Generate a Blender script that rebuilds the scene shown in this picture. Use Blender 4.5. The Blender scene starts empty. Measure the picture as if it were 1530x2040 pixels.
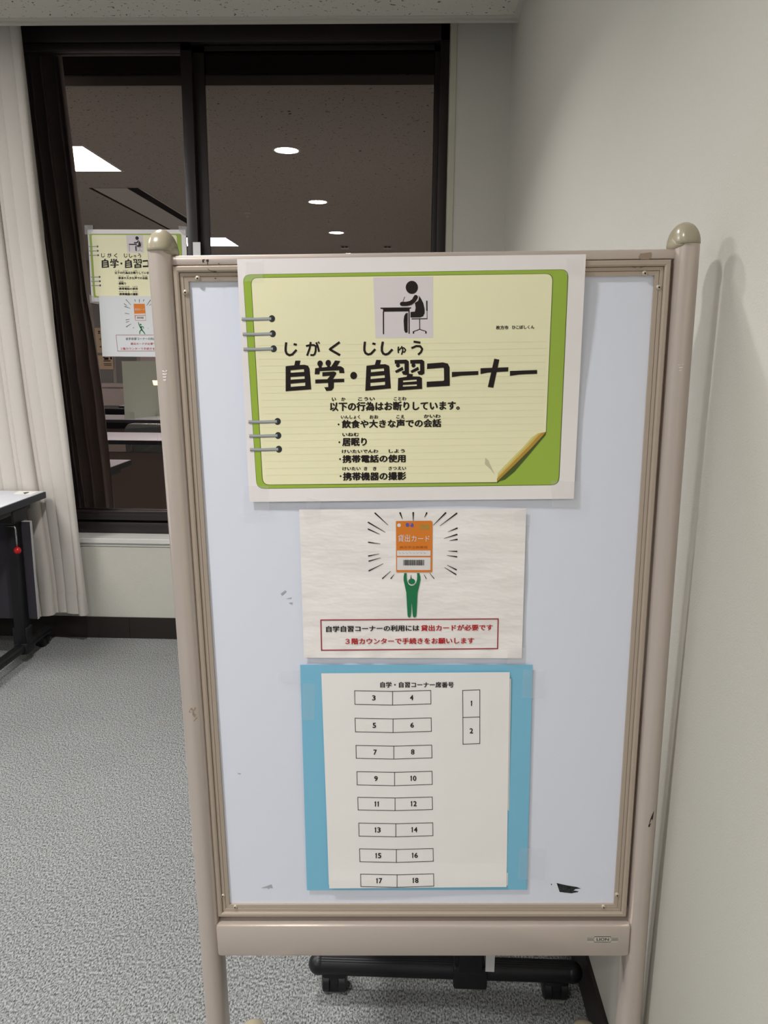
import bpy, bmesh, math, random
from mathutils import Vector, Matrix
from mathutils.geometry import tessellate_polygon
random.seed(7)
C = bpy.context.scene.collection
sc = bpy.context.scene
PI = math.pi

# ------------------------------------------------------------------ camera
F, PITCH, YAW, ROLL = 1548.62, 0.197224, 0.033476, -0.008087
CAMH = 1.28
OC = Vector((0, 0, CAMH))
_cp, _sp, _cy, _sy = math.cos(PITCH), math.sin(PITCH), math.cos(YAW), math.sin(YAW)
FWD = Vector((-_sy*_cp, _cy*_cp, -_sp)); _r = Vector((_cy, _sy, 0)); _d = FWD.cross(_r)
RIGHT = _r*math.cos(ROLL) + _d*math.sin(ROLL)
DOWN = _d*math.cos(ROLL) - _r*math.sin(ROLL)
cd = bpy.data.cameras.new('camera'); cam = bpy.data.objects.new('camera', cd); C.objects.link(cam)
cd.sensor_fit = 'HORIZONTAL'; cd.sensor_width = 36; cd.lens = F/1530*36; cd.clip_start = 0.02
cam.matrix_world = Matrix((( RIGHT.x, -DOWN.x, -FWD.x, 0), (RIGHT.y, -DOWN.y, -FWD.y, 0),
                           (RIGHT.z, -DOWN.z, -FWD.z, CAMH), (0, 0, 0, 1)))
sc.camera = cam

# ------------------------------------------------------------------ world, exposure
w = bpy.data.worlds.new('night'); sc.world = w; w.use_nodes = True
w.node_tree.nodes['Background'].inputs[0].default_value = (0.010, 0.009, 0.010, 1)
w.node_tree.nodes['Background'].inputs[1].default_value = 0.25
sc.view_settings.view_transform = 'Standard'; sc.view_settings.look = 'None'
sc.view_settings.gamma = 1; sc.view_settings.use_curve_mapping = False
sc.view_settings.exposure = 0.0
TROFFER_W = 31.0       # emission of the square ceiling lights
DOWN_W = 16.5         # watts of each round downlight
try:
    sc.cycles.max_bounces = 8; sc.cycles.diffuse_bounces = 5
except Exception: pass

# ------------------------------------------------------------------ measures of the room (metres)
GY, WY, CY = 3.488, 3.358, 3.141          # glass, window wall face, ceiling edge before the curtain box
WX, CZ, SZ = 0.3735, 2.4946, 0.471        # right wall, ceiling, window sill
BACKY, LEFTX = -3.6, -6.2

# ------------------------------------------------------------------ helpers
def lin(c):
    c = c/255.0
    return c/12.92 if c <= 0.04045 else ((c+0.055)/1.055)**2.4
def rgb(r, g, b): return (lin(r), lin(g), lin(b), 1)
MATS = {}
def mat(name, col, rough=0.6, spec=0.3, metal=0.0, bump=None, emit=None, alpha=1.0, coat=0.0, mottle=None):
    """bump=(scale, strength, distance[, stretch]); mottle=(scale, colour2, low, high)"""
    if name in MATS: return MATS[name]
    m = bpy.data.materials.new(name); m.use_nodes = True; nt = m.node_tree; N = nt.nodes; L = nt.links
    p = N['Principled BSDF']
    p.inputs['Base Color'].default_value = col
    p.inputs['Roughness'].default_value = rough
    p.inputs['Specular IOR Level'].default_value = spec
    p.inputs['Metallic'].default_value = metal
    p.inputs['Coat Weight'].default_value = coat
    p.inputs['Coat Roughness'].default_value = 0.12
    p.inputs['Alpha'].default_value = alpha
    if emit:
        p.inputs['Emission Color'].default_value = emit[0]; p.inputs['Emission Strength'].default_value = emit[1]
    tc = N.new('ShaderNodeTexCoord')
    if bump:
        nz = N.new('ShaderNodeTexNoise'); nz.inputs['Scale'].default_value = bump[0]; nz.inputs['Detail'].default_value = 4
        src = tc.outputs['Object']
        if len(bump) > 3:
            mp = N.new('ShaderNodeMapping'); mp.inputs['Scale'].default_value = bump[3]
            L.new(src, mp.inputs[0]); src = mp.outputs[0]
        L.new(src, nz.inputs['Vector'])
        b = N.new('ShaderNodeBump'); b.inputs['Strength'].default_value = bump[1]; b.inputs['Distance'].default_value = bump[2]
        L.new(nz.outputs['Fac'], b.inputs['Height']); L.new(b.outputs[0], p.inputs['Normal'])
    if mottle:
        nz = N.new('ShaderNodeTexNoise'); nz.inputs['Scale'].default_value = mottle[0]; nz.inputs['Detail'].default_value = 6
        L.new(tc.outputs['Object'], nz.inputs['Vector'])
        cr = N.new('ShaderNodeValToRGB'); e = cr.color_ramp.elements
        e[0].position = mottle[2]; e[0].color = mottle[1]; e[1].position = mottle[3]; e[1].color = col
        L.new(nz.outputs['Fac'], cr.inputs[0]); L.new(cr.outputs[0], p.inputs['Base Color'])
    MATS[name] = m
    return m

def tag(o, label=None, cat=None, group=None, kind=None):
    if label: o['label'] = label
    if cat: o['category'] = cat
    if group: o['group'] = group
    if kind: o['kind'] = kind
    return o
def empty(name, M=None, label=None, cat=None, group=None, kind=None):
    o = bpy.data.objects.new(name, None); C.objects.link(o); o.empty_display_size = 0.1
    if M is not None: o.matrix_world = M if isinstance(M, Matrix) else Matrix.Translation(M)
    return tag(o, label, cat, group, kind)
WM = {}
def wm(o):  # world matrix of a root we made ourselves (no depsgraph update needed)
    if o is None: return Matrix.Identity(4)
    if o.parent: return wm(o.parent) @ o.matrix_basis
    return o.matrix_basis
def link(name, verts, faces, m, parent=None, smooth=False, world=True, loc=None):
    """mesh from world coordinates; the object's local frame is its parent's (or loc)"""
    me = bpy.data.meshes.new(name)
    o = bpy.data.objects.new(name, me); C.objects.link(o)
    if parent is not None:
        o.parent = parent
        I = wm(parent).inverted() if world else Matrix.Identity(4)
        vs = [I @ Vector(v) for v in verts]
    else:
        if loc is None: vs = [Vector(v) for v in verts]
        else:
            o.location = loc; vs = [Vector(v)-Vector(loc) for v in verts]
    me.from_pydata([tuple(v) for v in vs], [], [tuple(f) for f in faces])
    if isinstance(m, (list, tuple)):
        for q in m: me.materials.append(q)
    else: me.materials.append(m)
    if smooth:
        for p in me.polygons: p.use_smooth = True
    me.update()
    return o
class MB:
    def __init__(s): s.v = []; s.f = []
    def add(s, vs, fs):
        n = len(s.v); s.v += [tuple(v) for v in vs]; s.f += [tuple(i+n for i in f) for f in fs]; return s
    def box(s, a, b, M=None, bev=0.0):
        bm = bmesh.new(); bmesh.ops.create_cube(bm, size=1)
        for v in bm.verts:
            v.co = Vector((a[i] + (b[i]-a[i])*(v.co[i]+0.5) for i in range(3)))
        if bev: bmesh.ops.bevel(bm, geom=bm.edges[:], offset=bev, segments=2, profile=0.5, affect='EDGES')
        return s.bm(bm, M)
    def bm(s, bm, M=None):
        bm.verts.index_update()
        vs = [(M @ v.co) if M else v.co.copy() for v in bm.verts]
        fs = [[v.index for v in f.verts] for f in bm.faces]
        bm.free(); return s.add(vs, fs)
    def tube(s, path, r, n=12, caps=True):
        path = [Vector(p) for p in path]; rings = []
        rr = r if isinstance(r, (list, tuple)) else [r]*len(path)
        t0 = (path[1]-path[0]).normalized()
        ref = Vector((0, 0, 1)) if abs(t0.z) < 0.9 else Vector((1, 0, 0))
        a = t0.cross(ref).normalized()
        for i, p in enumerate(path):
            t = (path[min(i+1, len(path)-1)]-path[max(i-1, 0)]).normalized()
            a = (a - t*a.dot(t)).normalized(); b = t.cross(a)
            rings.append([p + (a*math.cos(2*PI*k/n)+b*math.sin(2*PI*k/n))*rr[i] for k in range(n)])
        vs = [v for R in rings for v in R]; fs = []
        for i in range(len(rings)-1):
            for k in range(n):
                fs.append((i*n+k, i*n+(k+1) % n, (i+1)*n+(k+1) % n, (i+1)*n+k))
        if caps: fs.append(tuple(range(n-1, -1, -1))); fs.append(tuple((len(rings)-1)*n+k for k in range(n)))
        return s.add(vs, fs)
    def ball(s, c, r, M=None, seg=20):
        bm = bmesh.new(); bmesh.ops.create_uvsphere(bm, u_segments=seg, v_segments=seg//2+2, radius=1)
        rx = r if isinstance(r, (list, tuple)) else (r, r, r)
        for v in bm.verts: v.co = Vector((v.co.x*rx[0]+c[0], v.co.y*rx[1]+c[1], v.co.z*rx[2]+c[2]))
        return s.bm(bm, M)
    def cyl(s, a, b, r, n=24): return s.tube([a, b], r, n)
    def sweep(s, prof, path_z0, path_z1, M=None):
        """extrude closed profile [(x,y)] between z0 and z1"""
        n = len(prof); vs = [(x, y, path_z0) for x, y in prof] + [(x, y, path_z1) for x, y in prof]
        if M: vs = [M @ Vector(v) for v in vs]
        fs = [(k, (k+1) % n, n+(k+1) % n, n+k) for k in range(n)] + [tuple(range(n-1, -1, -1)), tuple(range(n, 2*n))]
        return s.add(vs, fs)
    def link(s, name, m, parent=None, smooth=False, world=True, loc=None):
        return link(name, s.v, s.f, m, parent, smooth, world, loc)
def auto(o, ang=35):
    for p in o.data.polygons: p.use_smooth = True
    try: o.data.set_sharp_from_angle(angle=math.radians(ang))
    except Exception: pass
    return o

def ray(u, v): return RIGHT*((u-765)/F) + DOWN*((v-1020)/F) + FWD
def at_y(u, v, Y):  d = ray(u, v); return OC + d*(Y/d.y)
def at_z(u, v, Z):  d = ray(u, v); return OC + d*((Z-CAMH)/d.z)
def at_x(u, v, X):  d = ray(u, v); return OC + d*(X/d.x)
def mirror_z(u, v, Z): p = at_z(u, v, Z); p.y = 2*GY-p.y; return p   # the real point whose reflection is seen

# ------------------------------------------------------------------ materials of the room
def wall_mat():
    m = mat('wallpaper', rgb(198, 195, 186), 0.85, 0.15, bump=(420, 0.35, 0.002))
    return m
M_wall = wall_mat()
M_base = mat('vinyl_baseboard', rgb(42, 36, 34), 0.45, 0.35)
def carpet_mat():
    m = bpy.data.materials.new('loop_carpet'); m.use_nodes = True; N = m.node_tree.nodes; L = m.node_tree.links
    p = N['Principled BSDF']; p.inputs['Roughness'].default_value = 0.95; p.inputs['Specular IOR Level'].default_value = 0.1
    tc = N.new('ShaderNodeTexCoord')
    mp = N.new('ShaderNodeMapping'); mp.inputs['Scale'].default_value = (1.0, 0.5, 1); L.new(tc.outputs['Object'], mp.inputs[0])
    n1 = N.new('ShaderNodeTexNoise'); n1.inputs['Scale'].default_value = 300; n1.inputs['Detail'].default_value = 3; n1.inputs['Roughness'].default_value = 0.7
    L.new(mp.outputs[0], n1.inputs['Vector'])
    cr = N.new('ShaderNodeValToRGB'); e = cr.color_ramp.elements
    e[0].position = 0.37; e[0].color = rgb(74, 76, 77); e[1].position = 0.63; e[1].color = rgb(182, 183, 181)
    L.new(n1.outputs['Fac'], cr.inputs[0])
    n2 = N.new('ShaderNodeTexNoise'); n2.inputs['Scale'].default_value = 3; n2.inputs['Detail'].default_value = 3
    L.new(tc.outputs['Object'], n2.inputs['Vector'])
    mx = N.new('ShaderNodeMix'); mx.data_type = 'RGBA'; mx.blend_type = 'MULTIPLY'; mx.inputs[0].default_value = 0.18
    L.new(cr.outputs[0], mx.inputs[6]); L.new(n2.outputs['Fac'], mx.inputs[7]); L.new(mx.outputs[2], p.inputs['Base Color'])
    b = N.new('ShaderNodeBump'); b.inputs['Strength'].default_value = 0.6; b.inputs['Distance'].default_value = 0.004
    L.new(n1.outputs['Fac'], b.inputs['Height']); L.new(b.outputs[0], p.inputs['Normal'])
    return m
M_carpet = carpet_mat()
def ceiling_mat():
    m = bpy.data.materials.new('rockwool_ceiling'); m.use_nodes = True; N = m.node_tree.nodes; L = m.node_tree.links
    p = N['Principled BSDF']; p.inputs['Roughness'].default_value = 0.95; p.inputs['Specular IOR Level'].default_value = 0.1
    tc = N.new('ShaderNodeTexCoord')
    n0 = N.new('ShaderNodeTexNoise'); n0.inputs['Scale'].default_value = 14
    L.new(tc.outputs['Object'], n0.inputs['Vector'])
    va = N.new('ShaderNodeVectorMath'); va.operation = 'MULTIPLY_ADD'; va.inputs[1].default_value = (0.09, 0.09, 0)
    L.new(n0.outputs['Color'], va.inputs[0]); L.new(tc.outputs['Object'], va.inputs[2])
    n1 = N.new('ShaderNodeTexNoise'); n1.inputs['Scale'].default_value = 75; n1.inputs['Detail'].default_value = 2.0
    L.new(va.outputs[0], n1.inputs['Vector'])
    cr = N.new('ShaderNodeValToRGB'); e = cr.color_ramp.elements
    e[0].position = 0.315; e[0].color = rgb(72, 68, 60); e[1].position = 0.355; e[1].color = rgb(196, 193, 182)
    L.new(n1.outputs['Fac'], cr.inputs[0]); L.new(cr.outputs[0], p.inputs['Base Color'])
    b = N.new('ShaderNodeBump'); b.inputs['Strength'].default_value = 0.4; b.inputs['Distance'].default_value = 0.002
    L.new(cr.outputs[0], b.inputs['Height']); L.new(b.outputs[0], p.inputs['Normal'])
    return m
M_ceil = ceiling_mat()
M_trim = mat('painted_trim', rgb(180, 178, 168), 0.5, 0.3)
M_cream = mat('cream_trim', rgb(186, 184, 166), 0.5, 0.3)
M_black = mat('dark_bronze_aluminium', rgb(38, 31, 31), 0.38, 0.5, bump=(60, 0.05, 0.001))
M_box = mat('curtain_box_dark', rgb(84, 66, 54), 0.9, 0.1)
M_sill = mat('white_sill', rgb(214, 212, 208), 0.35, 0.4)

# ------------------------------------------------------------------ structure
def sbox(name, a, b, m, **k):
    o = MB().box(a, b).link(name, m, k.get('parent')); 
    if not k.get('parent'): o['kind'] = 'structure'
    return o
sbox('floor', (LEFTX-.1, BACKY-.1, -.06), (WX+.1, WY+.2, 0), M_carpet)
sbox('ceiling', (LEFTX-.1, BACKY-.1, CZ), (WX+.0, CY, CZ+.04), M_ceil)
sbox('wall_right', (WX, BACKY-.1, 0), (WX+.1, GY+.12, 2.9), M_wall)
M_far = mat('grey_far_wall', rgb(166, 164, 160), 0.8, 0.15)
sbox('wall_left', (LEFTX-.1, BACKY-.1, 0), (LEFTX, GY+.12, 2.9), M_far)
sbox('wall_back', (LEFTX, BACKY-.1, 0), (WX, BACKY, 2.9), M_far)
# window wall: below the sill, and the strip beside the window
m = MB().box((LEFTX, WY, 0), (WX, GY+.08, SZ-.035)).box((0.16, WY, SZ-.035), (WX, GY+.08, 2.9))
tag(m.link('wall_front', M_wall), kind='structure')
# curtain box above
m = MB().box((LEFTX, CY+.02, 2.86), (WX, GY+.12, 2.9)).box((LEFTX, CY, CZ+.04), (WX, CY+.02, 2.9)).box((LEFTX, GY-.02, 2.62), (0.16, GY+.12, 2.86))
tag(m.link('trim_1', M_box), kind='structure')
# ceiling edge moulding and the cream side strip of the window
m = MB().box((LEFTX, CY-.022, CZ-.004), (WX, CY+.004, CZ+.03), bev=.0015).box((LEFTX, CY-.002, CZ-.012), (WX, CY+.018, CZ+.03), bev=.0015)
m.box((WX-.022, BACKY, CZ-.004), (WX, CY-.02, CZ+.004))
tag(m.link('trim_2', M_trim), kind='structure')
tag(MB().box((0.135, WY-.004, SZ), (0.16, GY+.02, 2.62), bev=.002).link('trim_3', M_cream), kind='structure')
tag(MB().box((WX-.007, BACKY, 0), (WX, WY, .10)).link('baseboard_right', M_base), kind='structure')
m = MB().box((-1.275, WY-.007, 0), (WX-.007, WY, .10)).box((LEFTX, WY-.007, 0), (-1.2765, WY, .10))
tag(m.link('baseboard_front', M_base), kind='structure')
tag(MB().box((LEFTX, BACKY, 0), (WX, BACKY+.007, .10)).link('baseboard_back', M_base), kind='structure')
m = MB().box((LEFTX, WY-.012, SZ-.022), (0.16, GY-.03, SZ), bev=.002).box((LEFTX, WY-.004, SZ-.036), (0.16, WY+.02, SZ-.022))
tag(m.link('trim_4', M_sill), kind='structure')

# faint brown flecks on the carpet
M_stain = mat('brown_stain', rgb(150, 128, 104), 0.95, 0.05)
fl = [o for o in C.objects if o.name == 'floor'][0]
for (u0, u1, v) in [(252, 270, 1290), (228, 262, 1302), (222, 236, 1314), (325, 342, 1305), (318, 346, 1318), (312, 330, 1443)]:
    a, b = at_z(u0, v, .0006), at_z(u1, v+1, .0006)
    link('stain', [a, b, b+Vector((0, .004, 0)), a+Vector((0, .003, 0))], [(0, 1, 2, 3)], M_stain, fl)

# ------------------------------------------------------------------ window
def glass_mat():
    m = bpy.data.materials.new('night_window_glass'); m.use_nodes = True; N = m.node_tree.nodes; L = m.node_tree.links
    N.remove(N['Principled BSDF']); out = N['Material Output']
    t = N.new('ShaderNodeBsdfTransparent'); t.inputs[0].default_value = (0.55, 0.50, 0.48, 1)
    g = N.new('ShaderNodeBsdfGlossy'); g.inputs['Color'].default_value = (1.0, 0.85, 0.81, 1); g.inputs['Roughness'].default_value = 0.0
    fr = N.new('ShaderNodeFresnel'); fr.inputs['IOR'].default_value = 3.8
    mx = N.new('ShaderNodeMixShader'); L.new(fr.outputs[0], mx.inputs[0]); L.new(t.outputs[0], mx.inputs[1]); L.new(g.outputs[0], mx.inputs[2])
    L.new(mx.outputs[0], out.inputs[0]); return m
M_glass = glass_mat()
win = empty('window_1', (0, GY, SZ), kind='structure')
m = MB()
m.box((-4.2, GY-.03, 2.535), (0.135, GY+.05, 2.66), bev=.002)          # head
m.box((-4.2, GY-.03, SZ), (0.135, GY+.05, SZ+.05), bev=.002)           # bottom
m.box((0.098, GY-.03, SZ), (0.135, GY+.05, 2.62), bev=.002)            # jamb
m.box((-4.2, GY-.03, SZ), (-4.15, GY+.05, 2.62), bev=.002)
auto(m.link('window_frame', M_black, win))
def sash(x0, x1, y, wl, wr, zt=2.530, zb=0.575):
    m = MB()
    m.box((x0, y-.014, zb-.042), (x0+wl, y+.014, zt), bev=.002); m.box((x1-wr, y-.014, zb-.042), (x1, y+.014, zt), bev=.002)
    m.box((x0, y-.014, zb-.042), (x1, y+.014, zb-.008), bev=.002); m.box((x0, y-.017, zb-.010), (x1, y+.010, zb), bev=.001)
    m.box((x0, y-.014, zt-.028), (x1, y+.014, zt), bev=.002)
    s = auto(m.link('sash', M_black, win))
    link('pane', [(x0+wl-.004, GY, zb-.01), (x1-wr+.004, GY, zb-.01), (x1-wr+.004, GY, zt-.02), (x0+wl-.004, GY, zt-.02)], [(0, 1, 2, 3)], M_glass, s)
    return s
sash(-.925, 0.110, GY+.014, .053, .037)
sash(-2.55, -.921, GY-.016, .046, .046)
sash(-4.15, -2.53, GY+.014, .046, .046)
M_label = mat('white_sticker', rgb(246, 246, 244), 0.4, 0.4)
p = [at_y(384, 482.5, GY-.0312), at_y(399, 482.5, GY-.0312), at_y(401, 560, GY-.0312), at_y(386.5, 560, GY-.0312)]
o = link('sticker', p + [q+Vector((0, .001, 0)) for q in p], [(3, 2, 1, 0), (4, 5, 6, 7), (0, 1, 5, 4), (1, 2, 6, 5), (2, 3, 7, 6), (3, 0, 4, 7)], M_label, win)
o['label'] = 'narrow white sticker on the window mullion'

# lamp outside in the dark, seen through the pane
lm = empty('street_lamp', at_y(310, 763, 9.0), 'small warm lantern glowing outside the window, left of the board', 'lamp')
lp = lm.location.copy()
sA = [(-.012, -.016), (.012, -.016), (.02, .02), (-.02, .02)]
m = MB().add([(lp.x+a*1.5, lp.y-.02, lp.z+b*1.5) for a, b in sA]+[(lp.x+a*1.5, lp.y+.02, lp.z+b*1.5) for a, b in sA],
             [(0, 1, 2, 3), (7, 6, 5, 4), (0, 4, 5, 1), (1, 5, 6, 2), (2, 6, 7, 3), (3, 7, 4, 0)])
m.link('lantern_glass', mat('warm_lantern', rgb(255, 200, 120), emit=((1, .62, .28, 1), 9)), lm)
MB().cyl((lp.x, lp.y, lp.z-1.2), (lp.x, lp.y, lp.z-.022), .012, 10).box((lp.x-.035, lp.y-.035, lp.z+.03), (lp.x+.035, lp.y+.035, lp.z+.04)).link('lamp_post', M_black, lm)

# ------------------------------------------------------------------ ceiling lights and fittings
M_diff = mat('light_diffuser', rgb(255, 255, 255), emit=((1, 0.99, 0.975, 1), TROFFER_W))
M_dl = mat('downlight_diffuser', rgb(255, 255, 255), emit=((1, 0.99, 0.975, 1), 30))
M_fix = mat('white_fixture', rgb(225, 224, 218), 0.4, 0.4)
troffers = [(-2.29, 1.77), (-2.29, -1.85), (-5.0, 1.77), (-5.0, -1.85)]  # the last two, far left, are unseen and added to give the room more light
tl = ['square recessed ceiling light nearest the window, upper left', 'square recessed ceiling light farther from the window, seen behind the mullion',
      'unseen square ceiling light added deep in the room for more light, on the window side', 'unseen square ceiling light added deep in the room for more light, on the back wall side']
for (x, y), lb in zip(troffers, tl):
    r = empty('ceiling_light', (x, y, CZ), lb, 'ceiling light', 'square lights recessed in the ceiling')
    m = MB(); a = .315
    m.box((x-a-.02, y-a-.02, CZ-.004), (x+a+.02, y-a, CZ+.003)).box((x-a-.02, y+a, CZ-.004), (x+a+.02, y+a+.02, CZ+.003))
    m.box((x-a-.02, y-a, CZ-.004), (x-a, y+a, CZ+.003)).box((x+a, y-a, CZ-.004), (x+a+.02, y+a, CZ+.003))
    m.link('frame', M_fix, r)
    link('diffuser', [(x-a, y-a, CZ-.002), (x+a, y-a, CZ-.002), (x+a, y+a, CZ-.002), (x-a, y+a, CZ-.002)], [(3, 2, 1, 0)], M_diff, r)
dls = [1.985, .395, -1.18, -2.82]
dn = ['nearest the window', 'second from the window', 'third from the window', 'fourth and farthest from the window']
for y, q in zip(dls, dn):
    x = -.772
    r = empty('downlight', (x, y, CZ), 'round recessed ceiling downlight, '+q, 'downlight', 'round downlights in one row')
    n = 28; R = .072
    vs = [(x+R*math.cos(2*PI*k/n), y+R*math.sin(2*PI*k/n), CZ-.003) for k in range(n)]
    link('diffuser', vs, [tuple(range(n-1, -1, -1))], M_dl, r)
    ld = bpy.data.lights.new('downlight_lamp', 'AREA'); ld.shape = 'DISK'; ld.size = 2*R*.97; ld.energy = DOWN_W; ld.spread = math.radians(130); ld.color = (1, 0.99, 0.975)
    lo = bpy.data.objects.new('lamp', ld); C.objects.link(lo); lo.parent = r; lo.location = (0, 0, -.006)
    v2 = []; f2 = []
    for k in range(n):
        c, s = math.cos(2*PI*k/n), math.sin(2*PI*k/n)
        v2 += [(x+R*c, y+R*s, CZ-.003), (x+(R+.012)*c, y+(R+.012)*s, CZ-.004), (x+(R+.014)*c, y+(R+.014)*s, CZ+.001)]
    for k in range(n):
        k2 = (k+1) % n
        f2 += [(3*k, 3*k2, 3*k2+1, 3*k+1), (3*k+1, 3*k2+1, 3*k2+2, 3*k+2)]
    link('trim_ring', v2, f2, M_fix, r)
# slot diffusers of the air conditioning
M_slot = mat('slot_dark', rgb(20, 16, 15), 0.8, 0.2)
ac = empty('air_slot', (-2.22, -1.0, CZ), 'long ceiling air slot of two dark grooves, reflected in the left pane', 'air vent')
m = MB().box((-2.13, -1.25, CZ-.003), (-2.05, .91, CZ-.0005)).box((-2.42, -1.25, CZ-.003), (-2.385, .91, CZ-.0005)); m.link('groove', M_slot, ac)
m = MB().box((-2.385, -1.25, CZ-.006), (-2.13, .92, CZ-.0005)).box((-2.045, -1.25, CZ-.005), (-2.03, .92, CZ-.0005)); m.link('panel', M_fix, ac)
for (x, y), kind in {(-.77, -.42): 's', (-1.44, -.08): 's', (-.77, -2.18): 'd', (-.29, -2.17): 'd'}.items():
    if kind == 's':
        lb = 'small white sprinkler head on the ceiling between the downlights' if x > -1 else 'small white sprinkler head on the ceiling left of the downlight row'
        r = empty('sprinkler_head', (x, y, CZ), lb, 'sprinkler', 'sprinkler heads')
        MB().cyl((x, y, CZ-.006), (x, y, CZ+.001), .03, 18).link('rose', M_fix, r)
        MB().cyl((x, y, CZ-.035), (x, y, CZ-.006), .006, 8).cyl((x, y, CZ-.037), (x, y, CZ-.034), .016, 12).link('nozzle', M_fix, r)
    else:
        lb = 'small white box with dark slots on the ceiling beside the farthest downlight' if x < -.5 else 'small white box with dark slots on the ceiling, right of the other one'
        r = empty('ceiling_sensor', (x, y, CZ), lb, 'sensor', 'ceiling sensors')
        MB().box((x-.05, y-.05, CZ-.025), (x+.05, y+.05, CZ), bev=.004).link('housing', M_fix, r)
        MB().box((x-.035, y+.048, CZ-.018), (x-.005, y+.053, CZ-.008)).box((x+.005, y+.048, CZ-.018), (x+.035, y+.053, CZ-.008)).link('slot', M_slot, r)

# ------------------------------------------------------------------ curtain
def cloth_mat(name, col, back=None):
    m = bpy.data.materials.new(name); m.use_nodes = True; N = m.node_tree.nodes; L = m.node_tree.links
    p = N['Principled BSDF']; p.inputs['Base Color'].default_value = col; p.inputs['Roughness'].default_value = 0.9
    p.inputs['Specular IOR Level'].default_value = 0.15; p.inputs['Sheen Weight'].default_value = 0.15
    tc = N.new('ShaderNodeTexCoord'); mp = N.new('ShaderNodeMapping'); mp.inputs['Rotation'].default_value = (0, 0.6, 0)
    L.new(tc.outputs['Object'], mp.inputs[0])
    wv = N.new('ShaderNodeTexWave'); wv.inputs['Scale'].default_value = 90; wv.inputs['Distortion'].default_value = 1.2; wv.bands_direction = 'Z'
    L.new(mp.outputs[0], wv.inputs['Vector'])
    b = N.new('ShaderNodeBump'); b.inputs['Strength'].default_value = 0.25; b.inputs['Distance'].default_value = 0.0015
    L.new(wv.outputs['Fac'], b.inputs['Height']); L.new(b.outputs[0], p.inputs['Normal'])
    return m
M_cloth = cloth_mat('curtain_cloth', rgb(200, 194, 187))
cur = empty('curtain', (-1.9, 3.27, 0), 'floor-length off-white pleated curtain drawn at the left of the window, behind the grey table', 'curtain')
def xe(z): return -1.437 - (z-.13)*.047 if z > .13 else -1.437
bounds = [0, .030, .092, .142, .168, .222]; rr = random.Random(3)
while bounds[-1] < 1.5: bounds.append(bounds[-1] + rr.choice([.024, .030, .038, .050, .064]))
amps = [rr.uniform(.55, 1.0) for _ in bounds]
def fold(a, t):
    for i in range(len(bounds)-1):
        if a <= bounds[i+1]:
            q = (a-bounds[i])/(bounds[i+1]-bounds[i])
            d = max(0.0, math.sin(PI*q))**0.5
            return d*amps[i], -math.sin(2*PI*q)*(bounds[i+1]-bounds[i])*.31
    return 0, 0
def curtain_grid(z0, z1, nz, off, hem=False):
    vs = []; fs = []; na = 420
    for j in range(nz+1):
        z = z0 + (z1-z0)*j/nz
        t = (z-.13)/2.4
        for i in range(na+1):
            a = 1.5*i/na
            d, da = fold(a + .006*math.sin(z*2.1+a*9), t)
            dep = .044 + .031*(1-t)
            x = xe(z) - (a+da)*(1-.10*(1-t)) - .006*math.sin(5*z+20*a)*(.3)
            y = 3.315 - dep*d + .006*math.sin(3*z+4*a) - off
            if not hem: zz = z
            else: zz = z
            if j == 0: zz = z + .012*math.sin(a*17)
            vs.append((x, y, zz))
    w = na+1
    for j in range(nz):
        for i in range(na): fs.append((j*w+i, j*w+i+1, (j+1)*w+i+1, (j+1)*w+i))
    return vs, fs
vs, fs = curtain_grid(.14, 2.70, 40, 0); o = link('curtain_cloth', vs, fs, M_cloth, cur, smooth=True)
vs, fs = curtain_grid(.137, .238, 5, .005, True); o = link('hem', vs, fs, M_cloth, cur, smooth=True)
MB().box((-4.2, 3.27, 2.70), (.10, 3.29, 2.725)).link('curtain_rail', M_fix, cur)

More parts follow.
